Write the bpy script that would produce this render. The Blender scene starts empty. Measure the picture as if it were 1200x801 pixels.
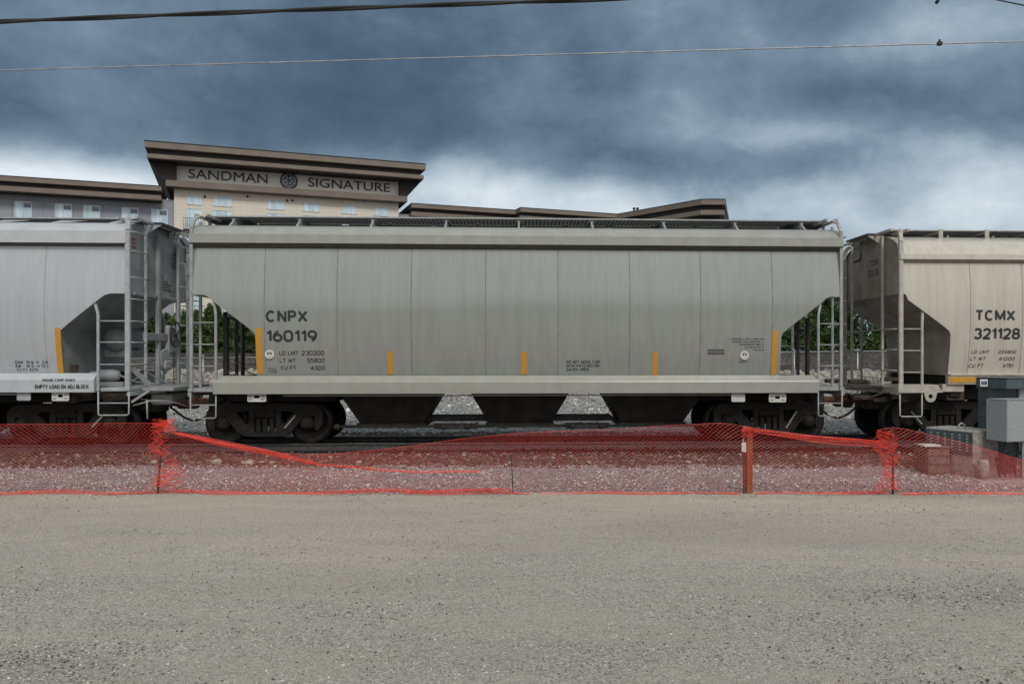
import bpy, math, random
import numpy as np
from mathutils import Vector, Matrix
random.seed(7); rng = np.random.default_rng(11)
PI = math.pi; rad = math.radians
sc = bpy.context.scene
COL = sc.collection

# ------------------------------------------------------------------ camera
CAMX, CAMY, CAMZ, F, PP = .977, -19.0, 1.95, 980.0, 655.0    # PP: column of the optical axis (the frame is a crop)
cd = bpy.data.cameras.new('camera'); cam = bpy.data.objects.new('camera', cd); COL.objects.link(cam)
cam.location = (CAMX, CAMY, CAMZ); cam.rotation_euler = (rad(90), 0, 0)
cd.sensor_width = 36; cd.lens = 36*F/1200; cd.shift_y = 14.5/1200; cd.shift_x = (600-PP)/1200; cd.clip_start = .1; cd.clip_end = 3000
sc.camera = cam
def W(px, py, Y):
    D = Y-CAMY
    return CAMX+(px-PP)/F*D, CAMZ+(415-py)/F*D
def WX(px, Y): return W(px, 0, Y)[0]
def WZ(py, Y): return W(0, py, Y)[1]

# ------------------------------------------------------------------ world
SUN_EL, SUN_AZ = 44, 158      # azimuth clockwise from +Y: behind the camera, to its right
w = bpy.data.worlds.new('World'); sc.world = w; w.use_nodes = True
nt = w.node_tree; N = nt.nodes; L = nt.links; N.clear()
def wm(op, a, b=None, c=None, clamp=False):
    n = N.new('ShaderNodeMath'); n.operation = op; n.use_clamp = clamp
    for i, v in enumerate((a, b, c)):
        if v is None: continue
        if isinstance(v, (int, float)): n.inputs[i].default_value = v
        else: L.new(v, n.inputs[i])
    return n.outputs[0]
tc = N.new('ShaderNodeTexCoord'); sp = N.new('ShaderNodeSeparateXYZ'); L.new(tc.outputs['Generated'], sp.inputs[0])
X, Y_, Z = sp.outputs
az = wm('ARCTAN2', X, Y_); el = wm('ARCSINE', wm('MINIMUM', wm('MAXIMUM', Z, -1.0), 1.0))
def wnoise(sx, sy, detail, rough, dist=0, off=(0, 0, 0)):
    cx = N.new('ShaderNodeCombineXYZ')
    L.new(wm('MULTIPLY_ADD', az, sx, off[0]), cx.inputs[0]); L.new(wm('MULTIPLY_ADD', el, sy, off[1]), cx.inputs[1])
    cx.inputs[2].default_value = off[2]
    n = N.new('ShaderNodeTexNoise'); n.inputs['Scale'].default_value = 1; n.inputs['Detail'].default_value = detail
    n.inputs['Roughness'].default_value = rough; n.inputs['Distortion'].default_value = dist
    L.new(cx.outputs[0], n.inputs['Vector']); return n.outputs['Fac']
nA = wnoise(3.4, 5.6, 7, .52, .2, (3.1, 1.7, 0)); nB = wnoise(11, 16, 9, .62, .12, (1.0, 5.0, 4.0))
nW = wnoise(7, 10, 8, .60, .15, (8.0, 2.0, 9.0))
def blob(px, py, sx, sy, amp):
    a0 = math.atan((px-PP)/F); e0 = math.atan((415-py)/F*math.cos(a0))
    dx = wm('DIVIDE', wm('SUBTRACT', az, a0), sx/F); dy = wm('DIVIDE', wm('SUBTRACT', el, e0), sy/F)
    r = wm('ADD', wm('MULTIPLY', dx, dx), wm('MULTIPLY', dy, dy))
    return wm('MULTIPLY', wm('EXPONENT', wm('MULTIPLY', r, -1.0)), amp)
# cloud brightness field
elw = wm('ADD', el, wm('MULTIPLY_ADD', nW, .16, -.08)); elw = wm('ADD', elw, wm('MULTIPLY_ADD', nB, .12, -.06))
low = wm('MULTIPLY', wm('SUBTRACT', .235, elw), 11.0, clamp=True)
b = wm('MULTIPLY_ADD', wm('SUBTRACT', nA, .5), .90, .275)
b = wm('ADD', b, wm('MULTIPLY', wm('SUBTRACT', nB, .5), .44))
b = wm('ADD', b, wm('MULTIPLY', low, .46))
for a in ((1060, 45, 170, 32, .22), (920, 160, 130, 24, .20), (640, 120, 110, 26, .08), (60, 210, 190, 24, .46), (560, 215, 170, 34, .46), (930, 158, 80, 16, .12),
          (40, 130, 260, 45, -.10), (860, 100, 150, 40, -.06), (730, 195, 150, 26, -.20), (330, 120, 220, 30, -.10), (1110, 125, 120, 40, -.10),
          (1060, 225, 260, 44, .13), (1000, 60, 260, 90, .07), (600, 20, 260, 60, .04), (300, 165, 160, 22, -.12)):
    b = wm('ADD', b, blob(*a))
# the sky overhead and behind the photographer is a paler overcast
hi = wm('MULTIPLY', wm('SUBTRACT', el, .62), 2.2, clamp=True); back = wm('MULTIPLY_ADD', Y_, -2.2, .1, clamp=True)
b = wm('ADD', wm('MULTIPLY', b, wm('SUBTRACT', 1.0, wm('MULTIPLY', wm('MAXIMUM', hi, back), .6))), wm('MULTIPLY', wm('MAXIMUM', hi, back), .40))
ramp = N.new('ShaderNodeValToRGB'); cr = ramp.color_ramp
cr.elements[0].position = 0; cr.elements[0].color = (.052, .090, .138, 1)
cr.elements[1].position = 1; cr.elements[1].color = (.80, .87, .92, 1)
for p, c in ((.18, (.086, .134, .194, 1)), (.42, (.185, .262, .345, 1)), (.68, (.44, .535, .615, 1))):
    e = cr.elements.new(p); e.color = c
L.new(b, ramp.inputs[0])
rear = wm('MULTIPLY', wm('MAXIMUM', wm('MULTIPLY', hi, .75), back), 1.0)
pale = N.new('ShaderNodeMix'); pale.data_type = 'RGBA'; L.new(rear, pale.inputs[0]); L.new(ramp.outputs[0], pale.inputs[6])
warmc = N.new('ShaderNodeValToRGB'); warmc.color_ramp.elements[0].position = .25; warmc.color_ramp.elements[0].color = (.60, .63, .65, 1); warmc.color_ramp.elements[1].position = .75; warmc.color_ramp.elements[1].color = (.98, .99, .97, 1)
L.new(nA, warmc.inputs[0]); L.new(warmc.outputs[0], pale.inputs[7])
sky = N.new('ShaderNodeTexSky'); sky.sky_type = 'NISHITA'; sky.sun_disc = False
sky.sun_elevation = rad(SUN_EL); sky.sun_rotation = rad(SUN_AZ); sky.dust_density = 2.5
bg1 = N.new('ShaderNodeBackground'); bg1.inputs[1].default_value = .1; L.new(sky.outputs[0], bg1.inputs[0])
bg2 = N.new('ShaderNodeBackground'); bg2.inputs[1].default_value = 1.0; L.new(pale.outputs[2], bg2.inputs[0])
mx = N.new('ShaderNodeMixShader'); mx.inputs[0].default_value = .93
L.new(bg1.outputs[0], mx.inputs[1]); L.new(bg2.outputs[0], mx.inputs[2])
wo = N.new('ShaderNodeOutputWorld'); L.new(mx.outputs[0], wo.inputs[0])

sl = bpy.data.lights.new('sun', 'SUN'); sl.energy = 1.5; sl.angle = rad(14); sl.color = (1, .97, .91)
so = bpy.data.objects.new('sun', sl); COL.objects.link(so)
sd = Vector((math.sin(rad(SUN_AZ))*math.cos(rad(SUN_EL)), math.cos(rad(SUN_AZ))*math.cos(rad(SUN_EL)), math.sin(rad(SUN_EL))))
so.rotation_euler = sd.to_track_quat('Z', 'Y').to_euler()
vs = sc.view_settings; vs.view_transform = 'Standard'; vs.look = 'None'; vs.exposure = 0; vs.gamma = 1; vs.use_curve_mapping = False
sc.render.engine = 'CYCLES'; sc.cycles.max_bounces = 6

# ------------------------------------------------------------------ materials
class NT:
    def __init__(s, name):
        s.m = bpy.data.materials.new(name); s.m.use_nodes = True; s.t = s.m.node_tree
        s.b = s.t.nodes['Principled BSDF']; s.co = s.t.nodes.new('ShaderNodeTexCoord').outputs['Object']
    def n(s, typ, **kw):
        x = s.t.nodes.new(typ)
        for k, v in kw.items():
            if hasattr(x, k): setattr(x, k, v)
        return x
    def link(s, a, b): s.t.links.new(a, b)
    def inp(s, sock, v):
        if isinstance(v, (int, float)): sock.default_value = v
        elif isinstance(v, tuple): sock.default_value = (*v, 1) if len(v) == 3 and sock.type == 'RGBA' else v
        else: s.link(v, sock)
    def map(s, scale, rot=(0, 0, 0)):
        x = s.n('ShaderNodeMapping'); s.link(s.co, x.inputs[0]); x.inputs['Scale'].default_value = scale; x.inputs['Rotation'].default_value = rot
        return x.outputs[0]
    def noise(s, scale=(1, 1, 1), detail=4, rough=.55, dist=0):
        x = s.n('ShaderNodeTexNoise'); s.link(s.map(scale), x.inputs['Vector']); x.inputs['Scale'].default_value = 1
        x.inputs['Detail'].default_value = detail; x.inputs['Roughness'].default_value = rough; x.inputs['Distortion'].default_value = dist
        return x.outputs['Fac']
    def voro(s, scale=(1, 1, 1), feature='F1', out='Distance'):
        x = s.n('ShaderNodeTexVoronoi'); x.feature = feature; s.link(s.map(scale), x.inputs['Vector']); x.inputs['Scale'].default_value = 1
        return x.outputs[out]
    def ramp(s, f, stops):
        x = s.n('ShaderNodeValToRGB'); s.link(f, x.inputs[0]); r = x.color_ramp
        r.elements[0].position = stops[0][0]; r.elements[0].color = (*stops[0][1], 1)
        r.elements[1].position = stops[-1][0]; r.elements[1].color = (*stops[-1][1], 1)
        for p, c in stops[1:-1]: e = r.elements.new(p); e.color = (*c, 1)
        return x.outputs[0]
    def mix(s, f, a, b, mode='MIX'):
        x = s.n('ShaderNodeMix'); x.data_type = 'RGBA'; x.blend_type = mode
        s.inp(x.inputs[0], f); s.inp(x.inputs[6], a); s.inp(x.inputs[7], b); return x.outputs[2]
    def math(s, op, a, b=None, clamp=False):
        x = s.n('ShaderNodeMath'); x.operation = op; x.use_clamp = clamp; s.inp(x.inputs[0], a)
        if b is not None: s.inp(x.inputs[1], b)
        return x.outputs[0]
    def set(s, color=None, rough=None, metal=None, spec=None):
        if color is not None: s.inp(s.b.inputs['Base Color'], color)
        if rough is not None: s.inp(s.b.inputs['Roughness'], rough)
        if metal is not None: s.inp(s.b.inputs['Metallic'], metal)
        if spec is not None: s.inp(s.b.inputs['Specular IOR Level'], spec)
        return s
    def bump(s, h, strength=.5, dist=.01):
        x = s.n('ShaderNodeBump'); s.link(h, x.inputs['Height']); x.inputs['Strength'].default_value = strength; x.inputs['Distance'].default_value = dist
        s.link(x.outputs[0], s.b.inputs['Normal']); return s
M = {}
def simple(name, c, rough=.6, metal=0, var=.18, sc_=8, spec=.4, dirt=None):
    t = NT(name); f = t.noise((sc_,)*3, 6, .6)
    d = dirt or tuple(v*(1-var*1.6) for v in c)
    col = t.ramp(f, [(.32, d), (.62, c), (1, tuple(min(1, v*(1+var*.5)) for v in c))])
    t.set(col, rough, metal, spec); M[name] = t.m; return t.m
def carpaint(name, c, streak, rust, rough=.3, ramt=.25, coat=.3):
    t = NT(name)
    s1 = t.noise((9, 9, .35), 6, .6); s2 = t.noise((1.3, 1.3, .5), 5, .55, .3); s3 = t.noise((38, 38, 1.2), 4, .6); f = t.noise((60, 60, 60), 3, .6)
    col = t.mix(t.ramp(s1, [(.42, (0, 0, 0)), (.72, (1, 1, 1))]), c, streak)
    col = t.mix(t.math('MULTIPLY', t.ramp(s2, [(.35, (0, 0, 0)), (.75, (1, 1, 1))]), .30), col, tuple(v*.86 for v in c))
    col = t.mix(t.math('MULTIPLY', t.ramp(s3, [(.55, (0, 0, 0)), (.8, (1, 1, 1))]), .16), col, tuple(v*1.18 for v in streak))
    sp_ = t.noise((2.6, 2.6, .7), 8, .7, .4); r2 = t.noise((22, 22, 4), 6, .7)
    rm = t.math('MULTIPLY', t.ramp(sp_, [(.60, (0, 0, 0)), (.74, (1, 1, 1))]), t.ramp(r2, [(.5, (0, 0, 0)), (.68, (1, 1, 1))]))
    col = t.mix(t.math('MULTIPLY', rm, ramt), col, rust)
    t.set(col, t.math('ADD', t.math('MULTIPLY', s2, .14), rough-.10), 0, .8)
    bb = t.noise((.9, .9, .5), 2, .5); t.bump(bb, .45, .03); t.b.inputs['Coat Weight'].default_value = coat; t.b.inputs['Coat Roughness'].default_value = .13
    M[name] = t.m; return t.m
carpaint('paint_grey', (.282, .296, .276), (.245, .249, .228), (.17, .10, .06), .24, .4, 1.0)
carpaint('paint_pale', (.43, .455, .475), (.38, .40, .41), (.25, .2, .16), .34, .12)
carpaint('paint_cream', (.545, .515, .445), (.445, .405, .335), (.26, .155, .085), .34, .5)
simple('seam_grey', (.248, .246, .225), .5, var=.3, sc_=5); simple('seam_pale', (.40, .41, .40), .5); simple('seam_cream', (.40, .36, .30), .5)
simple('chord_grey', (.33, .335, .305), .35, sc_=3, var=.1); simple('sill_grey', (.345, .35, .315), .3, sc_=3, var=.1, dirt=(.31, .305, .27))
simple('eave_shade', (.13, .12, .105), .8, sc_=5); simple('sill_pale', (.49, .515, .53), .4, sc_=3, var=.08); simple('sill_cream', (.52, .49, .42), .45, sc_=4, dirt=(.33, .27, .2))
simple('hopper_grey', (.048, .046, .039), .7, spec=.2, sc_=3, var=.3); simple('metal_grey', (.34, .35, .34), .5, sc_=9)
simple('metal_pale', (.42, .44, .45), .45, sc_=9); simple('metal_cream', (.46, .445, .39), .5, sc_=9, dirt=(.37, .33, .27))
simple('end_grey', (.31, .325, .33), .5, sc_=2.5, var=.2); simple('end_cream', (.33, .30, .25), .5, sc_=2, var=.3, dirt=(.2, .15, .11)); 
simple('dark_steel', (.055, .052, .05), .65, sc_=9, var=.4); simple('truck_steel', (.016, .015, .015), .75, spec=.15, sc_=11, var=.45, dirt=(.03, .026, .024))
simple('wheel_steel', (.028, .025, .024), .55, .2, sc_=9, var=.4); simple('grate_steel', (.055, .057, .058), .6, .2, sc_=9); simple('edge_steel', (.42, .44, .45), .4, .2, sc_=9)
simple('black_pipe', (.02, .02, .02), .5); simple('rubber', (.02, .02, .021), .7)
simple('rust_steel', (.16, .075, .045), .8, sc_=14, var=.5); simple('brown_steel', (.075, .055, .04), .75, sc_=12, var=.4)
simple('rail_steel', (.10, .095, .095), .55, .3, sc_=14, var=.3); simple('rail_top', (.30, .30, .31), .3, .8, sc_=4)
simple('decal_black', (.022, .024, .028), .5, var=.1, sc_=30, dirt=(.036, .038, .040)); simple('decal_white', (.62, .62, .58), .5, var=.1); simple('decal_red', (.35, .08, .07), .5)
simple('decal_dim', (.10, .10, .10), .6); simple('chalk', (.45, .45, .43), .8)
simple('reflector', (.60, .29, .025), .4, var=.12, sc_=14, dirt=(.46, .24, .05)); simple('label_blue', (.03, .06, .22), .5)
simple('net_plastic', (.91, .070, .040), .45, var=.12, sc_=7, spec=.5); simple('net_dark', (.72, .06, .04), .5, var=.2, sc_=5)
simple('wood_orange', (.33, .10, .04), .8, sc_=16, var=.4, dirt=(.2, .06, .03)); simple('wood_brown', (.16, .085, .05), .85, sc_=20, var=.4)
simple('rebar', (.10, .055, .04), .8, sc_=30, var=.4); simple('cabinet_dark', (.085, .115, .125), .45, .2, sc_=5, var=.2)
simple('cabinet_light', (.36, .385, .39), .45, .2, sc_=18, var=.1); simple('galv', (.42, .44, .45), .4, .6, sc_=22, var=.2)
simple('concrete', (.36, .34, .31), .9, sc_=14, var=.3); simple('crate_brown', (.17, .145, .13), .85, sc_=10, var=.3)
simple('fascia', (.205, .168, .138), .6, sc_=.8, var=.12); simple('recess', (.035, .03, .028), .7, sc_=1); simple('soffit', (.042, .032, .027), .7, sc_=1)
simple('letter', (.015, .017, .022), .4); simple('emblem_blue', (.03, .06, .12), .4); simple('emblem_white', (.62, .64, .66), .5)
simple('window_frame', (.62, .63, .62), .5, var=.05); simple('cable_black', (.018, .02, .022), .6, sc_=3); simple('cable_grey', (.42, .43, .44), .5, .5, sc_=6, var=.3)
simple('rock_pale', (.40, .36, .31), .9, sc_=6, var=.35); simple('rock_brown', (.25, .19, .16), .9, sc_=9, var=.4); simple('bark', (.10, .075, .055), .9, sc_=10)
# cladding of the hotel
def cladding(name, c, line, sx, sz):
    t = NT(name); f = t.noise((.35, .35, .35), 4); col = t.mix(f, tuple(v*.9 for v in c), tuple(v*1.08 for v in c))
    bk = t.n('ShaderNodeTexBrick'); mp = t.n('ShaderNodeMapping'); t.link(t.co, mp.inputs[0]); mp.inputs['Rotation'].default_value = (rad(90), 0, 0)
    t.link(mp.outputs[0], bk.inputs['Vector'])
    bk.inputs['Scale'].default_value = 1; bk.inputs['Brick Width'].default_value = sx; bk.inputs['Row Height'].default_value = sz
    bk.inputs['Mortar Size'].default_value = .018; bk.inputs['Mortar Smooth'].default_value = .2
    t.link(col, bk.inputs['Color1']); t.link(t.mix(.5, col, tuple(v*.93 for v in c)), bk.inputs['Color2']); bk.inputs['Mortar'].default_value = (*line, 1)
    t.set(bk.outputs['Color'], .65, 0, .3); M[name] = t.m
cladding('clad_cream', (.73, .67, .58), (.56, .51, .43), 1.25, .32)
cladding('clad_grey', (.31, .33, .365), (.15, .16, .18), 2.3, 1.9)
t = NT('sign_panel'); t.set(t.ramp(t.noise((.5, .5, .5), 3), [(.3, (.76, .72, .65)), (.7, (.80, .76, .69))]), .5); M['sign_panel'] = t.m
t = NT('glass'); f = t.noise((2.4, 2.4, .25), 3, .6); t.set(t.ramp(f, [(.38, (.42, .55, .65)), (.55, (.62, .76, .86)), (.72, (.78, .87, .92))]), .12, 0, .6); M['glass'] = t.m
t = NT('dark_glass'); t.set((.10, .12, .15), .1, 0, .6); M['dark_glass'] = t.m
# grounds
t = NT('lot')
big = t.noise((.16, .55, 1), 5, .6, .4); mid = t.noise((1.1, 3.2, 1), 6, .65, .3); fine = t.noise((95, 95, 95), 3, .75); gr = t.voro((62, 62, 62), out='Color'); grd = t.voro((62, 62, 62))
g2 = t.voro((130, 130, 130), out='Color')
base = t.ramp(big, [(.32, (.40, .362, .298)), (.50, (.50, .455, .372)), (.68, (.60, .545, .445))])
base = t.mix(t.math('MULTIPLY', t.ramp(mid, [(.35, (0, 0, 0)), (.7, (1, 1, 1))]), .5), base, (.385, .355, .305))
bw = t.n('ShaderNodeSeparateColor'); t.link(gr, bw.inputs[0])
sx = t.n('ShaderNodeSeparateXYZ'); t.link(t.co, sx.inputs[0]); coarse = t.ramp(t.math('ADD', t.math('MULTIPLY', sx.outputs[1], -.12), t.math('ADD', t.math('MULTIPLY', t.noise((.22, .9, 1), 4, .6), .8), -1.35)), [(0, (.22,)*3), (.45, (1, 1, 1))])
base = t.mix(t.math('MULTIPLY', coarse, .55), base, (.395, .368, .315))
pebm = t.math('MULTIPLY', t.math('MULTIPLY', t.ramp(bw.outputs[0], [(.40, (0, 0, 0)), (.62, (1, 1, 1))]), coarse), t.ramp(t.noise((.5, 2.0, 1), 5, .65, .3), [(.36, (.12,)*3), (.62, (1, 1, 1))]))
base = t.mix(t.math('MULTIPLY', pebm, .8), base, t.ramp(bw.outputs[1], [(0, (.10, .10, .10)), (.45, (.27, .27, .26)), (.8, (.46, .455, .43)), (1, (.72, .70, .66))]))
bw2 = t.n('ShaderNodeSeparateColor'); t.link(g2, bw2.inputs[0])
base = t.mix(.55, base, t.ramp(bw2.outputs[0], [(0, (.22,)*3), (.5, (.5,)*3), (1, (.84,)*3)]), 'OVERLAY')
base = t.mix(t.ramp(fine, [(.30, (.75,)*3), (.42, (0, 0, 0))]), base, (.10, .095, .085))
t.set(base, .95, 0, .15); t.bump(t.math('ADD', t.math('MULTIPLY', bw.outputs[2], .6), fine), .9, .012); M['lot'] = t.m
def pebbles(name, s, cols, dark, tint=None, bumpd=.02):
    t = NT(name); v = t.voro((s,)*3, out='Color'); d = t.voro((s,)*3, 'DISTANCE_TO_EDGE'); s2 = t.n('ShaderNodeSeparateColor'); t.link(v, s2.inputs[0])
    c = t.ramp(s2.outputs[0], cols); c = t.mix(t.ramp(d, [(.0, (1, 1, 1)), (.13, (0, 0, 0))]), c, dark)
    lg = t.noise((.7, .7, .7), 5, .6); c = t.mix(t.math('MULTIPLY', t.ramp(lg, [(.42, (0, 0, 0)), (.68, (1, 1, 1))]), .55), c, tint or dark)
    t.set(c, .9, 0, .2); t.bump(t.math('ADD', t.math('MINIMUM', t.math('MULTIPLY', d, 3.0), .8), s2.outputs[1]), 1.0, bumpd); M[name] = t.m
pebbles('pea_gravel', 36, [(0, (.16, .15, .15)), (.3, (.32, .30, .29)), (.6, (.55, .52, .51)), (.85, (.74, .72, .70)), (1, (.88, .87, .85))], (.05, .045, .045), (.36, .32, .30))
pebbles('ballast_stone', 17, [(0, (.06, .052, .05)), (.4, (.14, .115, .105)), (.75, (.24, .195, .175)), (1, (.40, .35, .32))], (.03, .026, .024), (.10, .07, .055), .04)
pebbles('dark_stone', 19, [(0, (.012, .012, .012)), (.5, (.035, .033, .032)), (1, (.085, .08, .078))], (.008, .008, .008), (.02, .018, .017), .04)
pebbles('bank_gravel', 14, [(0, (.17, .17, .165)), (.35, (.46, .46, .44)), (.7, (.70, .69, .66)), (1, (.88, .87, .84))], (.05, .048, .045), (.45, .42, .38), .05)
pebbles('mulch', 9, [(0, (.035, .03, .03)), (.5, (.075, .065, .06)), (1, (.13, .11, .10))], (.02, .018, .018))
t = NT('far_ground'); t.set(t.ramp(t.noise((.05, .05, .05), 6), [(.3, (.06, .085, .03)), (.7, (.12, .13, .06))]), .95, 0, .1); M['far_ground'] = t.m
t = NT('skyline_green'); t.set(t.ramp(t.noise((.08, .08, .08), 7), [(.3, (.02, .03, .015)), (.7, (.06, .075, .035))]), .95, 0, .1); M['skyline_green'] = t.m
def foliage(name, a, b, c):
    t = NT(name); r = t.n('ShaderNodeNewGeometry').outputs['Random Per Island']; nz = t.noise((1.6,)*3, 3)
    col = t.mix(.5, t.ramp(r, [(0, a), (.6, b), (1, c)]), t.ramp(nz, [(.35, a), (.65, c)]))
    t.set(col, .6, 0, .25); M[name] = t.m
foliage('cedar_leaf', (.018, .042, .011), (.044, .095, .022), (.10, .165, .045))
foliage('shrub_leaf', (.035, .060, .020), (.07, .11, .035), (.12, .16, .06))
t = NT('lot_stone'); r = t.n('ShaderNodeNewGeometry').outputs['Random Per Island']
t.set(t.ramp(r, [(0, (.07, .07, .068)), (.3, (.19, .185, .17)), (.7, (.40, .380, .33)), (1, (.68, .65, .58))]), .95, 0, .1); M['lot_stone'] = t.m
t = NT('stone_mix'); r = t.n('ShaderNodeNewGeometry').outputs['Random Per Island']
t.set(t.ramp(r, [(0, (.06, .06, .06)), (.35, (.18, .175, .165)), (.75, (.36, .35, .32)), (1, (.70, .68, .64))]), .9, 0, .2); M['stone_mix'] = t.m
t = NT('bank_mix'); r = t.n('ShaderNodeNewGeometry').outputs['Random Per Island']
t.set(t.ramp(r, [(0, (.10, .10, .10)), (.3, (.34, .33, .31)), (.75, (.62, .60, .57)), (1, (.85, .84, .80))]), .9, 0, .2); M['bank_mix'] = t.m
t = NT('ballast_mix'); r = t.n('ShaderNodeNewGeometry').outputs['Random Per Island']
t.set(t.ramp(r, [(0, (.05, .04, .035)), (.5, (.13, .098, .082)), (.9, (.22, .18, .155)), (1, (.40, .36, .33))]), .9, 0, .2); M['ballast_mix'] = t.m
t = NT('boulder_mix'); r = t.n('ShaderNodeNewGeometry').outputs['Random Per Island']
t.set(t.mix(.5, t.ramp(r, [(0, (.12, .10, .09)), (.5, (.34, .30, .25)), (1, (.58, .54, .48))]), t.ramp(t.noise((5,)*3, 5), [(.3, (.15, .13, .11)), (.7, (.5, .46, .4))])), .9, 0, .2); M['boulder_mix'] = t.m

# ------------------------------------------------------------------ mesh helpers
class MB:
    def __init__(s): s.v = []; s.f = []; s.m = []; s.s = []
    def add(s, vs, fs, m=0, smooth=False):
        o = len(s.v); s.v.extend([tuple(map(float, q)) for q in vs]); s.f.extend([tuple(i+o for i in q) for q in fs]); s.m.extend([m]*len(fs)); s.s.extend([smooth]*len(fs)); return s
    def box(s, x0, x1, y0, y1, z0, z1, m=0, bev=0, rz=0, ctr=None):
        x0, x1 = min(x0, x1), max(x0, x1); y0, y1 = min(y0, y1), max(y0, y1); z0, z1 = min(z0, z1), max(z0, z1)
        b = min(bev, (x1-x0)*.45, (y1-y0)*.45, (z1-z0)*.45)
        if b <= 0:
            vs = [(x, y, z) for z in (z0, z1) for y in (y0, y1) for x in (x0, x1)]
            fs = [(0, 2, 3, 1), (4, 5, 7, 6), (0, 1, 5, 4), (2, 6, 7, 3), (0, 4, 6, 2), (1, 3, 7, 5)]
        else:
            vs = []; idx = {}
            for i, (x, sx) in enumerate(((x0, 1), (x1, -1))):
                for j, (y, sy) in enumerate(((y0, 1), (y1, -1))):
                    for k, (z, sz) in enumerate(((z0, 1), (z1, -1))):
                        for a in range(3):
                            idx[i, j, k, a] = len(vs)
                            vs.append((x+(0 if a == 0 else sx*b), y+(0 if a == 1 else sy*b), z+(0 if a == 2 else sz*b)))
            fs = []
            for i in (0, 1): q = [idx[i, j, k, 0] for j, k in ((0, 0), (0, 1), (1, 1), (1, 0))]; fs.append(q if i == 0 else q[::-1])
            for j in (0, 1): q = [idx[i, j, k, 1] for i, k in ((0, 0), (1, 0), (1, 1), (0, 1))]; fs.append(q if j == 0 else q[::-1])
            for k in (0, 1): q = [idx[i, j, k, 2] for i, j in ((0, 0), (0, 1), (1, 1), (1, 0))]; fs.append(q if k == 0 else q[::-1])
            for j in (0, 1):
                for k in (0, 1): fs.append([idx[0, j, k, 1], idx[1, j, k, 1], idx[1, j, k, 2], idx[0, j, k, 2]][::1 if (j+k) % 2 else -1])
            for i in (0, 1):
                for k in (0, 1): fs.append([idx[i, 0, k, 0], idx[i, 1, k, 0], idx[i, 1, k, 2], idx[i, 0, k, 2]][::-1 if (i+k) % 2 else 1])
            for i in (0, 1):
                for j in (0, 1): fs.append([idx[i, j, 0, 0], idx[i, j, 1, 0], idx[i, j, 1, 1], idx[i, j, 0, 1]][::1 if (i+j) % 2 else -1])
            for i in (0, 1):
                for j in (0, 1):
                    for k in (0, 1): fs.append([idx[i, j, k, a] for a in range(3)][::1 if (i+j+k) % 2 == 0 else -1])
        if rz:
            c = ctr or ((x0+x1)/2, (y0+y1)/2); ca, sa = math.cos(rz), math.sin(rz)
            vs = [(c[0]+(x-c[0])*ca-(y-c[1])*sa, c[1]+(x-c[0])*sa+(y-c[1])*ca, z) for x, y, z in vs]
        return s.add(vs, fs, m)
    def tube(s, pts, r, n=8, m=0, smooth=True, cap=True):
        pts = [Vector(p) for p in pts]; rs = r if isinstance(r, (list, tuple)) else [r]*len(pts); vs = []; up = None
        for i, p in enumerate(pts):
            d = (pts[min(i+1, len(pts)-1)]-pts[max(i-1, 0)]).normalized()
            if up is None:
                up = Vector((0, 0, 1)) if abs(d.z) < .9 else Vector((0, 1, 0))
            a = d.cross(up)
            if a.length < 1e-4: a = d.cross(Vector((1, 0, 0)))
            a.normalize(); b_ = a.cross(d).normalized(); up = b_
            for k in range(n):
                q = 2*PI*k/n+PI/n; vs.append(p+(a*math.cos(q)+b_*math.sin(q))*rs[i])
        fs = [(i*n+k, i*n+(k+1) % n, (i+1)*n+(k+1) % n, (i+1)*n+k) for i in range(len(pts)-1) for k in range(n)]
        if cap: fs += [tuple(range(n))[::-1], tuple((len(pts)-1)*n+k for k in range(n))]
        return s.add(vs, fs, m, smooth and n > 4)
    def bar(s, a, b, wdt, dep=None, m=0):   # square bar between two points
        a = Vector(a); b = Vector(b); d = (b-a).normalized(); dep = dep or wdt
        up = Vector((0, 1, 0)) if abs(d.y) < .9 else Vector((0, 0, 1))
        x = d.cross(up).normalized()*wdt/2; y = x.cross(d).normalized()*dep/2
        vs = [p+i*x+j*y for p in (a, b) for i, j in ((-1, -1), (1, -1), (1, 1), (-1, 1))]
        return s.add(vs, [(0, 1, 2, 3), (7, 6, 5, 4), (0, 4, 5, 1), (1, 5, 6, 2), (2, 6, 7, 3), (3, 7, 4, 0)], m)
    def lathe(s, c, axis, prof, n=20, m=0, smooth=True):   # prof: (radius, offset along axis)
        vs = []
        for r, o in prof:
            for k in range(n):
                q = 2*PI*k/n; u, v_ = r*math.cos(q), r*math.sin(q)
                vs.append({'y': (c[0]+u, c[1]+o, c[2]+v_), 'x': (c[0]+o, c[1]+u, c[2]+v_), 'z': (c[0]+u, c[1]+v_, c[2]+o)}[axis])
        fs = [(i*n+k, i*n+(k+1) % n, (i+1)*n+(k+1) % n, (i+1)*n+k) for i in range(len(prof)-1) for k in range(n)]
        fs += [tuple(range(n))[::-1], tuple((len(prof)-1)*n+k for k in range(n))]
        return s.add(vs, fs, m, smooth)
    def prism(s, poly, axis, a, b, m=0):   # convex-ish polygon in the two other axes, between a and b
        n = len(poly); vs = []
        for o in (a, b):
            for p, q in poly: vs.append({'y': (p, o, q), 'x': (o, p, q), 'z': (p, q, o)}[axis])
        return s.add(vs, [tuple(range(n)), tuple(range(n, 2*n))[::-1]]+[(i, (i+1) % n, n+(i+1) % n, n+i) for i in range(n)], m)
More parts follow.
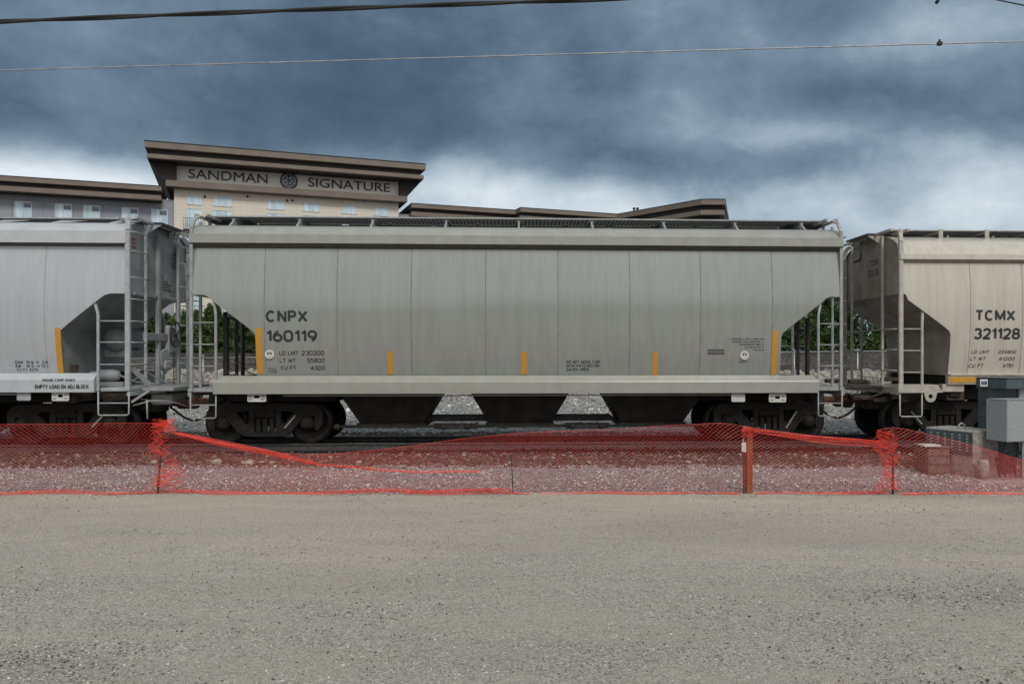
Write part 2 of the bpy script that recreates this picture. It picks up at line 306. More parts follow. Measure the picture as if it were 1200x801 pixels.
    def build(s, name, mats, parent=None, loc=None):
        me = bpy.data.meshes.new(name); off = np.zeros(3)
        if parent is not None: off = np.array(world_of(parent))
        elif loc is not None: off = np.array(loc)
        v = np.array(s.v, dtype=float).reshape(-1, 3)-off
        me.from_pydata(v.tolist(), [], s.f)
        for q in (mats if isinstance(mats, (list, tuple)) else [mats]): me.materials.append(M[q])
        me.polygons.foreach_set('material_index', s.m); me.polygons.foreach_set('use_smooth', s.s); 
        me.validate(); me.update()
        import bmesh
        if len(s.f) < 60000:
            bm = bmesh.new(); bm.from_mesh(me); bmesh.ops.recalc_face_normals(bm, faces=bm.faces); bm.to_mesh(me); bm.free()
        o = bpy.data.objects.new(name, me); COL.objects.link(o)
        if parent is not None: o.parent = parent
        elif loc is not None: o.location = loc
        return o
def world_of(o):
    p = Vector((0, 0, 0))
    while o is not None: p += o.location; o = o.parent
    return p
def tag(o, label=None, cat=None, group=None, kind=None):
    if label: o['label'] = label
    if cat: o['category'] = cat
    if group: o['group'] = group
    if kind: o['kind'] = kind
    return o
def empty(name, loc, label=None, cat=None, group=None, kind=None, rz=0):
    o = bpy.data.objects.new(name, None); COL.objects.link(o); o.location = loc; o.rotation_euler = (0, 0, rz); o.empty_display_size = .2
    return tag(o, label, cat, group, kind)
def curve_mesh(splines, ext, bev=0):
    cu = bpy.data.curves.new('tmp', 'CURVE'); cu.dimensions = '2D'; cu.fill_mode = 'BOTH'; cu.extrude = ext; cu.bevel_depth = bev
    for pts in splines:
        sp_ = cu.splines.new('POLY'); sp_.points.add(len(pts)-1)
        for i, p in enumerate(pts): sp_.points[i].co = (p[0], p[1], 0, 1)
        sp_.use_cyclic_u = True
    o = bpy.data.objects.new('tmp', cu); COL.objects.link(o); dg = bpy.context.evaluated_depsgraph_get(); dg.update()
    me = bpy.data.meshes.new_from_object(o.evaluated_get(dg)); v = [tuple(q.co) for q in me.vertices]; f = [tuple(p.vertices) for p in me.polygons]
    bpy.data.objects.remove(o); bpy.data.curves.remove(cu); bpy.data.meshes.remove(me)
    return v, f
_tc = {}
def text_mesh(txt, off=.0, ext=0.0, shear=0, space=1.0):
    k = (txt, off, ext, shear, space)
    if k in _tc: return _tc[k]
    cu = bpy.data.curves.new('tmp', 'FONT'); cu.body = txt; cu.offset = off; cu.extrude = ext; cu.shear = shear; cu.space_character = space; cu.resolution_u = 4
    o = bpy.data.objects.new('tmp', cu); COL.objects.link(o); dg = bpy.context.evaluated_depsgraph_get(); dg.update()
    me = bpy.data.meshes.new_from_object(o.evaluated_get(dg)); v = np.array([tuple(q.co) for q in me.vertices]); f = [tuple(p.vertices) for p in me.polygons]
    bpy.data.objects.remove(o); bpy.data.curves.remove(cu); bpy.data.meshes.remove(me)
    v[:, 0] -= v[:, 0].min(); v[:, 1] -= v[:, 1].min(); sx, sy = v[:, 0].max(), v[:, 1].max(); v[:, 0] /= sx; v[:, 1] /= sy
    _tc[k] = (v, f); return v, f
GL = {'C': (.72, [('a', .36, .5, .36, .5, 48, 312)]), 'N': (.60, [[(0, 0), (0, 1), (.60, 0), (.60, 1)]]), 'P': (.56, [[(0, 0), (0, 1), (.32, 1)], ('a', .32, .74, .24, .26, 90, -90), [(.32, .48), (0, .48)]]),
      'X': (.68, [[(0, 0), (.68, 1)], [(0, 1), (.68, 0)]]), 'T': (.66, [[(0, 1), (.66, 1)], [(.33, 1), (.33, 0)]]), 'M': (.84, [[(0, 0), (0, 1), (.42, .12), (.84, 1), (.84, 0)]]),
      '1': (.28, [[(0, .80), (.12, .84), (.26, 1), (.26, 0)]]), '0': (.60, [('a', .30, .70, .30, .30, 0, 180), [(0, .70), (0, .30)], ('a', .30, .30, .30, .30, 180, 360), [(.60, .30), (.60, .70)]]),
      '6': (.60, [('a', .30, .32, .30, .32, 0, 360), [(0, .32), (.03, .58), (.15, .82), (.36, 1)]]), '9': (.60, [('a', .30, .68, .30, .32, 0, 360), [(.60, .68), (.57, .42), (.45, .18), (.24, 0)]]),
      '3': (.58, [('a', .28, .74, .27, .26, 155, -80), ('a', .28, .27, .30, .27, 80, -155)]), '2': (.58, [('a', .29, .70, .28, .30, 165, -20), [(.55, .60), (.40, .38), (.0, 0), (.60, 0)]]),
      '8': (.60, [('a', .30, .75, .25, .25, 0, 360), ('a', .30, .26, .30, .26, 0, 360)])}
GL.update({'D': (.64, [[(0, 0), (0, 1), (.30, 1)], ('a', .30, .5, .34, .5, 90, -90), [(.30, 0), (0, 0)]]), 'L': (.50, [[(0, 1), (0, 0), (.50, 0)]]), 'W': (.92, [[(0, 1), (.22, 0), (.46, .85), (.70, 0), (.92, 1)]]),
      'U': (.64, [[(0, 1), (0, .32)], ('a', .32, .32, .32, .32, 180, 360), [(.64, .32), (.64, 1)]]), 'F': (.52, [[(.52, 1), (0, 1), (0, 0)], [(0, .54), (.44, .54)]]), '5': (.58, [[(.54, 1), (.08, 1), (.03, .54)], ('a', .28, .33, .29, .33, 130, -150)]),
      '4': (.62, [[(.46, 0), (.46, 1), (0, .28), (.62, .28)]]), '7': (.56, [[(0, 1), (.56, 1), (.20, 0)]]), ' ': (.30, []), '-': (.30, [[(0, .45), (.30, .45)]]), 'O': (.74, [('a', .37, .5, .37, .5, 0, 360)]), 'V': (.66, [[(0, 1), (.33, 0), (.66, 1)]]),
      'E': (.54, [[(.54, 1), (0, 1), (0, 0), (.54, 0)], [(0, .53), (.46, .53)]]), 'A': (.70, [[(0, 0), (.35, 1), (.70, 0)], [(.14, .34), (.56, .34)]]), 'R': (.64, [[(0, 0), (0, 1), (.38, 1)], ('a', .38, .75, .24, .25, 90, -90), [(.38, .5), (0, .5)], [(.36, .5), (.64, 0)]]),
      'I': (.05, [[(.02, 0), (.02, 1)]]), 'H': (.64, [[(0, 0), (0, 1)], [(.64, 0), (.64, 1)], [(0, .52), (.64, .52)]]), 'G': (.74, [('a', .37, .5, .37, .5, 48, 350), [(.40, .45), (.73, .45)]]), 'S': (.56, [('a', .28, .75, .27, .25, 40, 270), ('a', .28, .25, .28, .25, 90, -140)]),
      'K': (.62, [[(0, 0), (0, 1)], [(.60, 1), (0, .40)], [(.20, .58), (.62, 0)]]), 'B': (.60, [[(.34, 1), (0, 1), (0, 0), (.34, 0)], ('a', .34, .76, .22, .24, 90, -90), ('a', .34, .26, .26, .26, 90, -90), [(0, .52), (.34, .52)]]),
      'Y': (.64, [[(0, 1), (.32, .5), (.64, 1)], [(.32, .5), (.32, 0)]]), 'J': (.46, [[(.46, 1), (.46, .26)], ('a', .23, .26, .23, .26, 0, -170)])})
def stroke_text(txt, x0, x1, z0, z1, th):   # list of convex polygons in x, z
    gap = .32 if z1-z0 > .18 and txt[0] in 'CT' else .25; W_ = sum(GL[c][0] for c in txt)+gap*(len(txt)-1); H = z1-z0-th; sx = (x1-x0-th)/W_; out = []; cx_ = 0
    for c in txt:
        for st in GL[c][1]:
            if isinstance(st, tuple):
                _, ax, az_, rx, rz_, a0, a1 = st; n = max(6, int(abs(a1-a0)/15)); st = [(ax+rx*math.cos(rad(a0+(a1-a0)*k/n)), az_+rz_*math.sin(rad(a0+(a1-a0)*k/n))) for k in range(n+1)]
            P_ = [Vector((x0+th/2+(cx_+a)*sx, z0+th/2+b_*H)) for a, b_ in st]
            closed = (P_[0]-P_[-1]).length < 1e-5
            nn = []
            for i in range(len(P_)):
                if closed: pa, pb = P_[(i-1) % (len(P_)-1)], P_[(i+1) % (len(P_)-1)] if i < len(P_)-1 else P_[1]
                else: pa, pb = P_[max(i-1, 0)], P_[min(i+1, len(P_)-1)]
                nn.append((pb-pa).normalized())
            sharp = len(P_) <= 5
            for i in range(len(P_)-1):
                d = (P_[i+1]-P_[i]).normalized(); n0 = Vector((-d.y, d.x))*th/2
                if sharp:
                    e0 = d*th*(.28 if i else 0); e1 = d*th*(.28 if i < len(P_)-2 else 0)
                    out.append([P_[i]+n0-e0, P_[i]-n0-e0, P_[i+1]-n0+e1, P_[i+1]+n0+e1])
                else:
                    na = Vector((-nn[i].y, nn[i].x))*th/2; nb = Vector((-nn[i+1].y, nn[i+1].x))*th/2
                    out.append([P_[i]+na, P_[i]-na, P_[i+1]-nb, P_[i+1]+nb])
        cx_ += GL[c][0]+gap
    return out
def bold_text(txt, sh=0, b_=.0):
    v, f = text_mesh(txt, 0.0, 0, sh); V = []; Fc = []
    for k, (dx_, dy_) in enumerate(((0, 0), (1, 0), (-1, 0), (0, 1), (0, -1))):
        o = len(V); V += [(a+dx_*b_/max(1, len(txt))*1.0, c+dy_*b_*.7, k*1.0) for a, c, _ in v]; Fc += [tuple(i+o for i in q) for q in f]
    return V, Fc
def raw_mesh(name, v, f, mats, mi=None, smooth=False):
    me = bpy.data.meshes.new(name); me.from_pydata(v.tolist() if hasattr(v, 'tolist') else v, [], f.tolist() if hasattr(f, 'tolist') else f)
    for q in (mats if isinstance(mats, (list, tuple)) else [mats]): me.materials.append(M[q])
    if mi is not None: me.polygons.foreach_set('material_index', mi)
    if smooth: me.polygons.foreach_set('use_smooth', [True]*len(me.polygons))
    me.update(); return me
def mobj(name, me, parent=None, loc=(0, 0, 0)):
    o = bpy.data.objects.new(name, me); COL.objects.link(o); o.parent = parent; o.location = loc; return o

# ------------------------------------------------------------------ ground
def vnoise(x, y, s=1.0, seed=0):
    x = x/s+seed*7.13; y = y/s+seed*3.71
    return (np.sin(x*1.7+np.sin(y*1.3+seed))+np.sin(y*2.1+1.7*np.sin(x*.9))+np.sin((x+y)*3.3+seed*2)*.5)/2.5
def strip(name, xs, prof, mat, amp=0.0, s=.6, kind='structure', edge_front=0, edge_back=0):
    ys = np.array([p[0] for p in prof]); zs = np.array([p[1] for p in prof]); 
    Xg, Yg = np.meshgrid(xs, ys); Zg = np.repeat(zs[:, None], len(xs), 1)
    a = np.array([p[2] if len(p) > 2 else 1 for p in prof])[:, None]
    Zg = Zg+a*amp*vnoise(Xg, Yg, s, 1)+a*amp*.5*vnoise(Xg, Yg, s*.31, 2)
    if edge_front: Yg[0] += edge_front*vnoise(xs, xs*0, 1.1, 3)
    if edge_back: Yg[-1] += edge_back*vnoise(xs, xs*0, 1.3, 5)
    ny, nx = Xg.shape; v = np.stack([Xg.ravel(), Yg.ravel(), Zg.ravel()], 1); i = np.arange(nx*ny).reshape(ny, nx)
    f = np.stack([i[:-1, :-1].ravel(), i[:-1, 1:].ravel(), i[1:, 1:].ravel(), i[1:, :-1].ravel()], 1)
    return tag(mobj(name, raw_mesh(name, v, f, mat, smooth=True)), kind=kind)
LOT = -.10
def lerp_prof(p, n):
    out = []
    for (a, b_) in zip(p[:-1], p[1:]):
        for k in range(n): out.append(tuple(a[i]+(b_[i]-a[i])*k/n for i in range(len(a))))
    return out+[p[-1]]
xs = np.linspace(-24, 24, 260)
strip('ground', np.linspace(-1500, 1500, 30), [(-1500, -.35), (-200, -.35), (0, -.35), (11, -.3), (14, -.25), (22, .9), (60, 1.2), (200, 1.2), (1500, 1.2)], 'far_ground')
strip('gravel_lot', np.concatenate([[-300, -100, -40], xs, [40, 100, 300]]), [(-160, LOT, 0), (-40, LOT, 0)]+lerp_prof([(-22, LOT, 1), (-6.2, LOT, 1)], 40), 'lot', .010, 1.6)
strip('gravel_strip', np.concatenate([[-90, -40], xs, [40, 90]]), lerp_prof([(-6.78, LOT-.03, .3), (-6.5, LOT+.012, 1), (-5.2, LOT+.03, 1), (-3.6, LOT+.02, 1)], 7), 'pea_gravel', .016, .7, edge_front=.10)
strip('ballast_bed', np.concatenate([[-90, -40], xs, [40, 90]]), lerp_prof([(-4.1, LOT-.05, 1), (-3.7, LOT+.035, 1.5), (-2.9, LOT+.03, 1.4), (-1.6, -.15, .6), (-1.0, -.165, .2), (1.0, -.165, .3), (1.8, -.13, .6), (3.2, -.12, 1), (3.6, -.16, 1)], 5), 'ballast_stone', .03, .5, edge_front=.18)
strip('track_bed', np.concatenate([[-90, -40], np.linspace(-20, 20, 200), [40, 90]]), lerp_prof([(-1.25, -.20, .1), (-1.1, -.155, .2), (1.1, -.152, .2), (1.9, -.115, .4), (2.3, -.16, .4)], 4), 'dark_stone', .02, .5)  # strip of much darker stone between the rails and past the far one
strip('gravel_bank', np.concatenate([[-90, -40], np.linspace(-24, 24, 120), [40, 90]]), lerp_prof([(3.2, -.2, .3), (3.5, -.11, 1), (7, .0, 1), (10.5, .42, 1), (12.2, .62, 1), (13.6, 1.3, 1)], 5), 'bank_gravel', .03, .8)
strip('mulch_bank', np.concatenate([[-90, -40], np.linspace(-24, 24, 120), [40, 90]]), lerp_prof([(13.1, .75, 1), (13.7, 1.42, 1), (14.6, 2.0, 1), (16.0, 2.1, 1), (24, 1.7, 1), (60, 1.3, 0)], 4), 'mulch', .06, .9)
# unseen dark skyline added behind the camera for the car sides to reflect
hx = np.linspace(-900, 900, 240); v = []; 
for k, (dy, hz_) in enumerate(((0, 0), (-25, .75), (-60, 1), (-160, 1.0))):
    hh = (17+4*np.sin(hx*.031)+2.4*np.sin(hx*.083+1)+1.2*np.sin(hx*.31+2)+.8*np.sin(hx*.77))*hz_
    v.append(np.stack([hx, np.full_like(hx, -145+dy), -1+hh], 1))
v = np.concatenate(v); i = np.arange(960).reshape(4, 240)
tag(mobj('unseen_skyline', raw_mesh('unseen_skyline', v, np.stack([i[:-1, :-1].ravel(), i[:-1, 1:].ravel(), i[1:, 1:].ravel(), i[1:, :-1].ravel()], 1), 'skyline_green')), kind='structure')
# loose stones
ico_v = []; ph = (1+5**.5)/2
for a, b_ in ((1, ph), (-1, ph), (1, -ph), (-1, -ph)): ico_v += [(0, a, b_), (a, b_, 0), (b_, 0, a)]
ico_v = np.array(ico_v, float); ico_v /= np.linalg.norm(ico_v[0])
import itertools
e2 = min(np.sum((ico_v[0]-ico_v[j])**2) for j in range(1, 12))
ico_f = [f_ for f_ in itertools.combinations(range(12), 3) if all(abs(np.sum((ico_v[f_[a]]-ico_v[f_[b]])**2)-e2) < .01 for a, b in ((0, 1), (1, 2), (0, 2)))]
ico_f = np.array([f_ if np.dot(np.cross(ico_v[f_[1]]-ico_v[f_[0]], ico_v[f_[2]]-ico_v[f_[0]]), ico_v[f_[0]]) > 0 else (f_[0], f_[2], f_[1]) for f_ in ico_f])
oct_v = np.array([(1, 0, 0), (-1, 0, 0), (0, 1, 0), (0, -1, 0), (0, 0, 1), (0, 0, -1)], float)
oct_f = np.array([(0, 2, 4), (2, 1, 4), (1, 3, 4), (3, 0, 4), (2, 0, 5), (1, 2, 5), (3, 1, 5), (0, 3, 5)])
def rocks(name, P, R, mat, low=False, flat=.6, kind='stuff', label=None):
    bv, bf = (oct_v, oct_f) if low else (ico_v, ico_f); n = len(P); k = len(bv)
    V = bv[None]*(1+rng.uniform(-.28, .28, (n, k, 1))); V = V*np.stack([rng.uniform(.7, 1.25, n), rng.uniform(.7, 1.25, n), rng.uniform(flat*.7, flat*1.3, n)], 1)[:, None]
    a = rng.uniform(0, 2*PI, n); ca, sa = np.cos(a)[:, None], np.sin(a)[:, None]; tl = rng.uniform(-.5, .5, n); ct, st = np.cos(tl)[:, None], np.sin(tl)[:, None]
    x, y, z = V[..., 0], V[..., 1], V[..., 2]; y, z = y*ct-z*st, y*st+z*ct; x, y = x*ca-y*sa, x*sa+y*ca
    V = np.stack([x, y, z], 2)*R[:, None, None]+P[:, None, :]
    Fc = (bf[None]+(np.arange(n)*k)[:, None, None]).reshape(-1, 3)
    return tag(mobj(name, raw_mesh(name, V.reshape(-1, 3), Fc, mat)), kind=kind)
def scat(n, x0, x1, y0, y1, z, keep=None):
    x = rng.uniform(x0, x1, n); y = rng.uniform(y0, y1, n)
    if keep is not None: q = keep(x, y); x, y = x[q], y[q]
    return np.stack([x, y, np.full_like(x, z) if not callable(z) else z(x, y)], 1)
# stones on the lot, gathered in the windrows that tyres leave
NS = 190000
yy = CAMY+4.6+rng.uniform(0, 1, NS)**1.25*8.0; xx = CAMX-(yy-CAMY)*.056+rng.uniform(-1, 1, NS)*(yy-CAMY)*.66
ys_ = yy+.25*np.sin(xx*.35+1)+.1*np.sin(xx*.9)
dens = .10+1.1*np.clip(vnoise(xx*.22, ys_*1.5, 1.0, 4)*.7+vnoise(xx*1.3, ys_*2.7, 1.0, 8)*.35-.02+np.clip((-10.8-yy)*.18, -.25, .5), 0, 1)**1.5
q = rng.uniform(0, 1, NS) < dens; P = np.stack([xx[q], yy[q], np.full(q.sum(), LOT+.002)], 1); 
R = .0030+.010*rng.uniform(0, 1, len(P))**5
rocks('loose_gravel', P, R, 'lot_stone', True)
P = scat(15000, -16, 16, -6.6, -3.7, LOT+.028); rocks('pea_gravel', P, .010+.014*rng.uniform(0, 1, len(P))**2, 'bank_mix', True)
P = scat(14000, -17, 17, -4.15, -1.25, lambda x, y: LOT+.03-.05*np.clip((y+2.9)/1.6, 0, 1), lambda x, y: rng.uniform(0, 1, len(x)) < np.exp(-((y+3.4)/.9)**2)+.35)
rocks('track_ballast', P, .014+.040*rng.uniform(0, 1, len(P))**4, 'ballast_mix')
P = scat(1800, -17, 17, 2.3, 3.6, -.12); rocks('track_ballast', P, .022+.03*rng.uniform(0, 1, len(P))**2, 'stone_mix')
P = scat(2500, -17, 17, -.65, 2.0, -.135); rocks('track_ballast', P, .022+.03*rng.uniform(0, 1, len(P))**2, 'dark_stone')
P = scat(5000, -22, 22, 4, 12, lambda x, y: np.interp(y, [3.5, 7, 10.5, 12.2], [-.1, 0, .42, .62])); rocks('bank_stones', P, .03+.05*rng.uniform(0, 1, len(P))**3, 'bank_mix')
P = scat(9000, -24, 24, 11.9, 13.7, lambda x, y: np.interp(y, [12, 13.6], [.58, 1.28])); rocks('bank_boulders', P, .04+.14*rng.uniform(0, 1, len(P))**3, 'boulder_mix', flat=.75)
P = scat(5000, -13, 13, -7.3, -6.6, LOT+.003, lambda x, y: rng.uniform(0, 1, len(x)) < np.exp(np.minimum(0, (y+6.75)*7))*(.5+.5*np.sin(x*2.1+np.sin(x*5)))); rocks('spilled_gravel', P, .006+.012*rng.uniform(0, 1, len(P))**2, 'bank_mix', True)
# a few pale cobbles in the windrow beside the track
for k, (px, py, r) in enumerate(((253, 529, .13), (292, 541, .08), (307, 538, .09), (285, 536, .06), (318, 533, .06), (420, 541, .06), (806, 529, .09), (690, 546, .06), (180, 541, .07), (52, 536, .06))):
    x, z = W(px, py, -3.5)
    o = rocks('cobble', np.array([[0, 0, 0.]]), np.array([r]), 'rock_pale', flat=.5, kind=None); o.location = (x, -3.5, LOT+.05)
    if 'kind' in o: del o['kind']
    tag(o, 'pale rounded cobble in the brown ballast windrow beside the near rail', 'stone', 'pale cobbles beside the near rail')

# ------------------------------------------------------------------ the track runs at a slight angle
TH, PVX, PVY = .0489, -6.7, -1.6; CT, ST = math.cos(TH), math.sin(TH)
W0, WX0, WZ0 = W, WX, WZ
def W(px, py, Y):      # point of the photo on the lengthwise plane Y of the train, in the track's own coordinates
    r = (px-PP)/F; d0 = PVY-CAMY; u = (r*(d0+(Y-PVY)*CT)-PVX+CAMX+(Y-PVY)*ST)/(CT-r*ST)
    return PVX+u, CAMZ+(415-py)/F*(d0+u*ST+(Y-PVY)*CT)
def WX(px, Y): return W(px, 0, Y)[0]
def T_(x): return WX(600+x/17.4*F, -1.6)
def to_track(o):       # turn a finished top-level object about the pivot
    x, y = o.location.x-PVX, o.location.y-PVY; o.location.x = PVX+x*CT-y*ST; o.location.y = PVY+x*ST+y*CT; o.rotation_euler.z = TH
# ------------------------------------------------------------------ rails
for yc, lab in ((-.785, 'near rail of the track, its rusty web towards the orange netting'), (.785, 'far rail of the track, behind the wheels of the hopper cars')):
    mb = MB(); pr = [(-.075, -.17), (.075, -.17), (.075, -.155), (.01, -.135), (.01, -.045), (.037, -.032), (.037, -.004), (.03, 0), (-.03, 0), (-.037, -.004), (-.037, -.032), (-.01, -.045), (-.01, -.135), (-.075, -.155)]
    n = len(pr); vs_ = [(xx_, yc+p, z) for xx_ in (-80, 80) for p, z in pr]
    mb.add(vs_, [tuple(range(n)), tuple(range(n, 2*n))[::-1]]); mb.add(vs_, [(i, (i+1) % n, n+(i+1) % n, n+i) for i in range(n) if i != 7]); mb.add([vs_[7], vs_[8], vs_[n+8], vs_[n+7]], [(0, 1, 2, 3)], 1)
    rl = mb.build('rail', ['rail_steel', 'rail_top']); to_track(rl); tag(rl, lab, 'rail', 'rails of the track')

# ------------------------------------------------------------------ hopper cars
def make_truck(car, X, mat='truck_steel'):
    root = bpy.data.objects.new('truck', None); COL.objects.link(root); root.parent = car; root.location = (X-car.location.x, 0, 0); root.empty_display_size = .2
    for a in (-.9, .9):
        for sgn in (-1, 1):
            mb = MB(); y = sgn*.72
            mb.lathe((X+a, y, .457), 'y', [(.06, sgn*.10), (.10, sgn*.10), (.13, sgn*.05), (.34, sgn*.03), (.375, sgn*.055), (.455, sgn*.06), (.458, -sgn*.03), (.485, -sgn*.04), (.482, -sgn*.07), (.36, -sgn*.07), (.12, -sgn*.03), (.05, -sgn*.03)], 40)
            mb.build('wheel', 'wheel_steel', root)
        MB().tube([(X+a, -1.12, .457), (X+a, 1.12, .457)], .075, 12).build('axle', 'wheel_steel', root)
    half = [(0, .19), (.40, .19), (.50, .24), (.74, .50), (.74, .60), (.80, .67), (1.0, .67), (1.07, .61), (1.07, .34), (1.13, .33), (1.21, .45), (1.22, .70), (1.14, .82), (1.0, .86), (.5, .89), (0, .89)]
    out = half+[(-x, z) for x, z in half[::-1][1:-1]]
    tri = [(.33, .74), (.60, .72), (.60, .66), (.40, .42), (.33, .45)]; win = [(-.24, .27), (.24, .27), (.24, .75), (-.24, .75)]
    v, f = curve_mesh([out, tri, [(-x, z) for x, z in tri][::-1], win], .045, .015)
    for sgn in (-1, 1):
        mb = MB(); mb.add([(X+x, sgn*1.0+yy_, z) for x, z, yy_ in v], f)
        for a in (-.9, .9):
            mb.lathe((X+a, sgn*1.0, .457), 'y', [(.15, -sgn*.10), (.155, sgn*.06), (.12, sgn*.08), (.12, sgn*.115), (.04, sgn*.13)], 20)
            for k in range(3):
                q = 2*PI*k/3+.5; mb.lathe((X+a+.07*math.cos(q), sgn*1.125, .457+.07*math.sin(q)), 'y', [(.02, 0), (.02, sgn*.02)], 6)
            mb.box(X+a-.14, X+a+.14, sgn*.94, sgn*1.07, .60, .67, 0, .02)
        for s2 in (-1, 1): mb.bar((X+s2*.50, sgn*1.06, .26), (X+s2*.80, sgn*1.06, .60), .06, .04)
        mb.build('side_frame', mat, root)
        mb = MB()
        for xo, yo in ((-.14, .04), (.0, .05), (.14, .04)):
            pr = []
            for k in range(17): pr.append((.052 if k % 2 else .068, .28+k*.018))
            mb.lathe((X+xo, sgn*(.98+yo), 0), 'z', pr, 12)
        mb.build('spring', 'truck_steel', root)
    mb = MB(); mb.box(X-.22, X+.22, -1.08, 1.08, .58, .74, 0, .03); mb.box(X-.3, X+.3, -.5, .5, .5, .9, 0, .05); mb.build('bolster', mat, root)
    mb = MB()
    for a in (-.35, .35): mb.box(X+a-.05, X+a+.05, -.95, .95, .36, .48, 0, .01)
    for a in (-.42, .42):
        for sgn in (-1, 1): mb.box(X+a-.03, X+a+.03, sgn*.62, sgn*.8, .3, .62, 0, .02)
    mb.build('brake_beam', mat, root)
    return root

def hopper_car(p):
    cx, hl = p['cx'], p['hl']; car = empty('hopper_car', (cx, 0, 0), p['label'], 'hopper car', 'covered hopper cars of the freight train')
    zt = p['zt']; zc0, zc1 = p['chord']; zcut = p['zcut']; zd = p['zd']; zb = p['zb']; crest = p['crest']
    def wd(z): return 1.47+.15*(1-((z-2.98)/1.45)**2)
    xe = hl; c1, c2 = p['c1'], p['c2']   # insets of the cut corner
    o = [(-xe, zcut), (-xe+c1*.75, zcut), (-xe+c1, zcut-.03), (-xe+c1*1.3, zcut-.13)]
    o += [(-xe+c1*1.3+(c2-c1*1.3)*k/4, zcut-.13+(zd+.04-zcut+.13)*k/4) for k in (1, 2, 3)]+[(-xe+c2-.03, zd+.05), (-xe+c2, zd-.03), (-xe+c2, zb)]
    out = o+[(-x, z) for x, z in o[::-1]]
    # dense stations between the two bulkheads
    mid = [(x, zb) for x in np.linspace(-xe+c2+.3, xe-c2-.3, 24)]; out = o+mid+[(-x, z) for x, z in o[::-1]]
    NZ = 22; mb = MB(); cols = {}
    for sgn in (-1, 1):
        vs_ = []
        for x, z0 in out:
            for k in range(NZ): z = z0+(zt-z0)*k/(NZ-1); vs_.append((cx+x, sgn*wd(z), z))
        fs = []
        for i in range(len(out)-1):
            if abs(out[i][0]-out[i+1][0]) < 1e-6: continue
            for k in range(NZ-1): a = i*NZ+k; fs.append((a, a+NZ, a+NZ+1, a+1))
        mb.add(vs_, fs, 0, True)
    vs_ = []; 
    for x, z in out: vs_ += [(cx+x, -wd(z)+.004, z), (cx+x, wd(z)-.004, z)]
    mb.add(vs_, [(2*i, 2*i+1, 2*i+3, 2*i+2) for i in range(len(out)-1)], 1)
    # eave / roof: arched section
    ys = np.linspace(-1, 1, 21); ya = 1.5
    def rz(u): return zc1+(crest-zc1)*math.sqrt(max(0, 1-abs(u)**2.2))
    for sgn in (-1, 1):
        s1 = [(wd(zt)-.01, zt), (1.66, zc0), (1.655, zc1-.02), (1.60, zc1)]
        vs_ = [(cx+x, sgn*y, z) for x in (-xe-.0, xe+.0) for y, z in s1]; k = len(s1)
        mb.add(vs_, [(i, i+1, k+i+1, k+i) for i in range(1, k-1)]+[tuple(range(k)), tuple(range(k, 2*k))], 2); mb.add(vs_, [(0, 1, k+1, k)], 3)  # last face, the chord underside, has the eave shadow painted in as darker colour
    nst = 12; vs_ = []
    for i in range(nst):
        x = cx-xe+2*xe*i/(nst-1)
        for u in ys: vs_.append((x, u*1.60, rz(u)))
    mb.add(vs_, [(i*21+k, (i+1)*21+k, (i+1)*21+k+1, i*21+k+1) for i in range(nst-1) for k in range(20)], 2, True)
    # end sheets
    for sg in (-1, 1):
        x = cx+sg*(xe-.05); top = [(u*1.56, rz(u)-.01) for u in ys]; vs_ = []
        for y, z in top: vs_.append((x, y, z))
        for y, z in top:
            zz = zt; vs_.append((x, y if abs(y) < wd(zz) else math.copysign(wd(zz)-.01, y), zz))
        for y, z in top: vs_.append((x, y*(wd(zcut)-.01)/1.56, zcut+.002))
        fs = [(r*21+k, r*21+k+1, (r+1)*21+k+1, (r+1)*21+k) for r in (0, 1) for k in range(20)]
        mb.add(vs_, fs, 1)
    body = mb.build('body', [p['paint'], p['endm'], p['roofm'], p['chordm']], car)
    # welded seams and reflective stripes follow the bulge
    def patch(mb_, x0, x1, z0, z1, off=.004, m=0, th=True):
        n = 10; vs_ = []
        for k in range(n+1):
            z = z0+(z1-z0)*k/n
            vs_ += [(x0, -wd(z)-off, z), (x1, -wd(z)-off, z), (x0, -wd(z)+.01, z), (x1, -wd(z)+.01, z)]
        fs = []
        for k in range(n):
            a = 4*k; fs += [(a, a+1, a+5, a+4), (a+2, a, a+4, a+6), (a+1, a+3, a+7, a+5)]
        mb_.add(vs_, fs+[(0, 1, 3, 2), (4*n, 4*n+1, 4*n+3, 4*n+2)], m, False)
    for X in p['seams']:
        mb = MB(); patch(mb, X-.009, X+.009, p.get('seamz', zb+.01), zt, .005); mb.build('weld_seam', p['seamm'], car)
    for px0, px1, py0, py1 in p['stripes']:
        mb = MB(); z0, z1 = W(px0, py1, -1.55)[1], W(px0, py0, -1.6)[1]; patch(mb, WX(px0, -1.55), WX(px1, -1.55), z0, z1, .007); mb.build('reflective_stripe', 'reflector', car)
    for s_, px0, px1, py0, py1, mt, bold, shear in p['texts']:
        x0, z1 = W(px0, py0, -1.58); x1, z0 = W(px1, py1, -1.58); mb = MB()
        if all(c in GL for c in s_):
            hh = z1-z0
            for k, q in enumerate(stroke_text(s_, x0, x1-shear*hh*.6, z0, z1, .049 if hh > .18 else hh*.145)):
                mb.add([(a.x+shear*.6*(a.y-z0), -wd(a.y)-.007-.0002*(k % 7), a.y) for a in q], [(0, 1, 2, 3)])
        else:
            v, f = bold_text(s_, shear, .055 if bold > .013 else .02)
            mb.add([(x0+(x1-x0)*a, -wd(z0+(z1-z0)*b)-.007-.0003*k, z0+(z1-z0)*b) for a, b, k in v], f)
        mb.build('lettering', mt, car)
    for fn in p.get('marks', []):
        fn(car, patch, wd)
    # hatches, running boards and their brackets
    zr = p['zr']; g = MB(); y0, y1 = p['board']
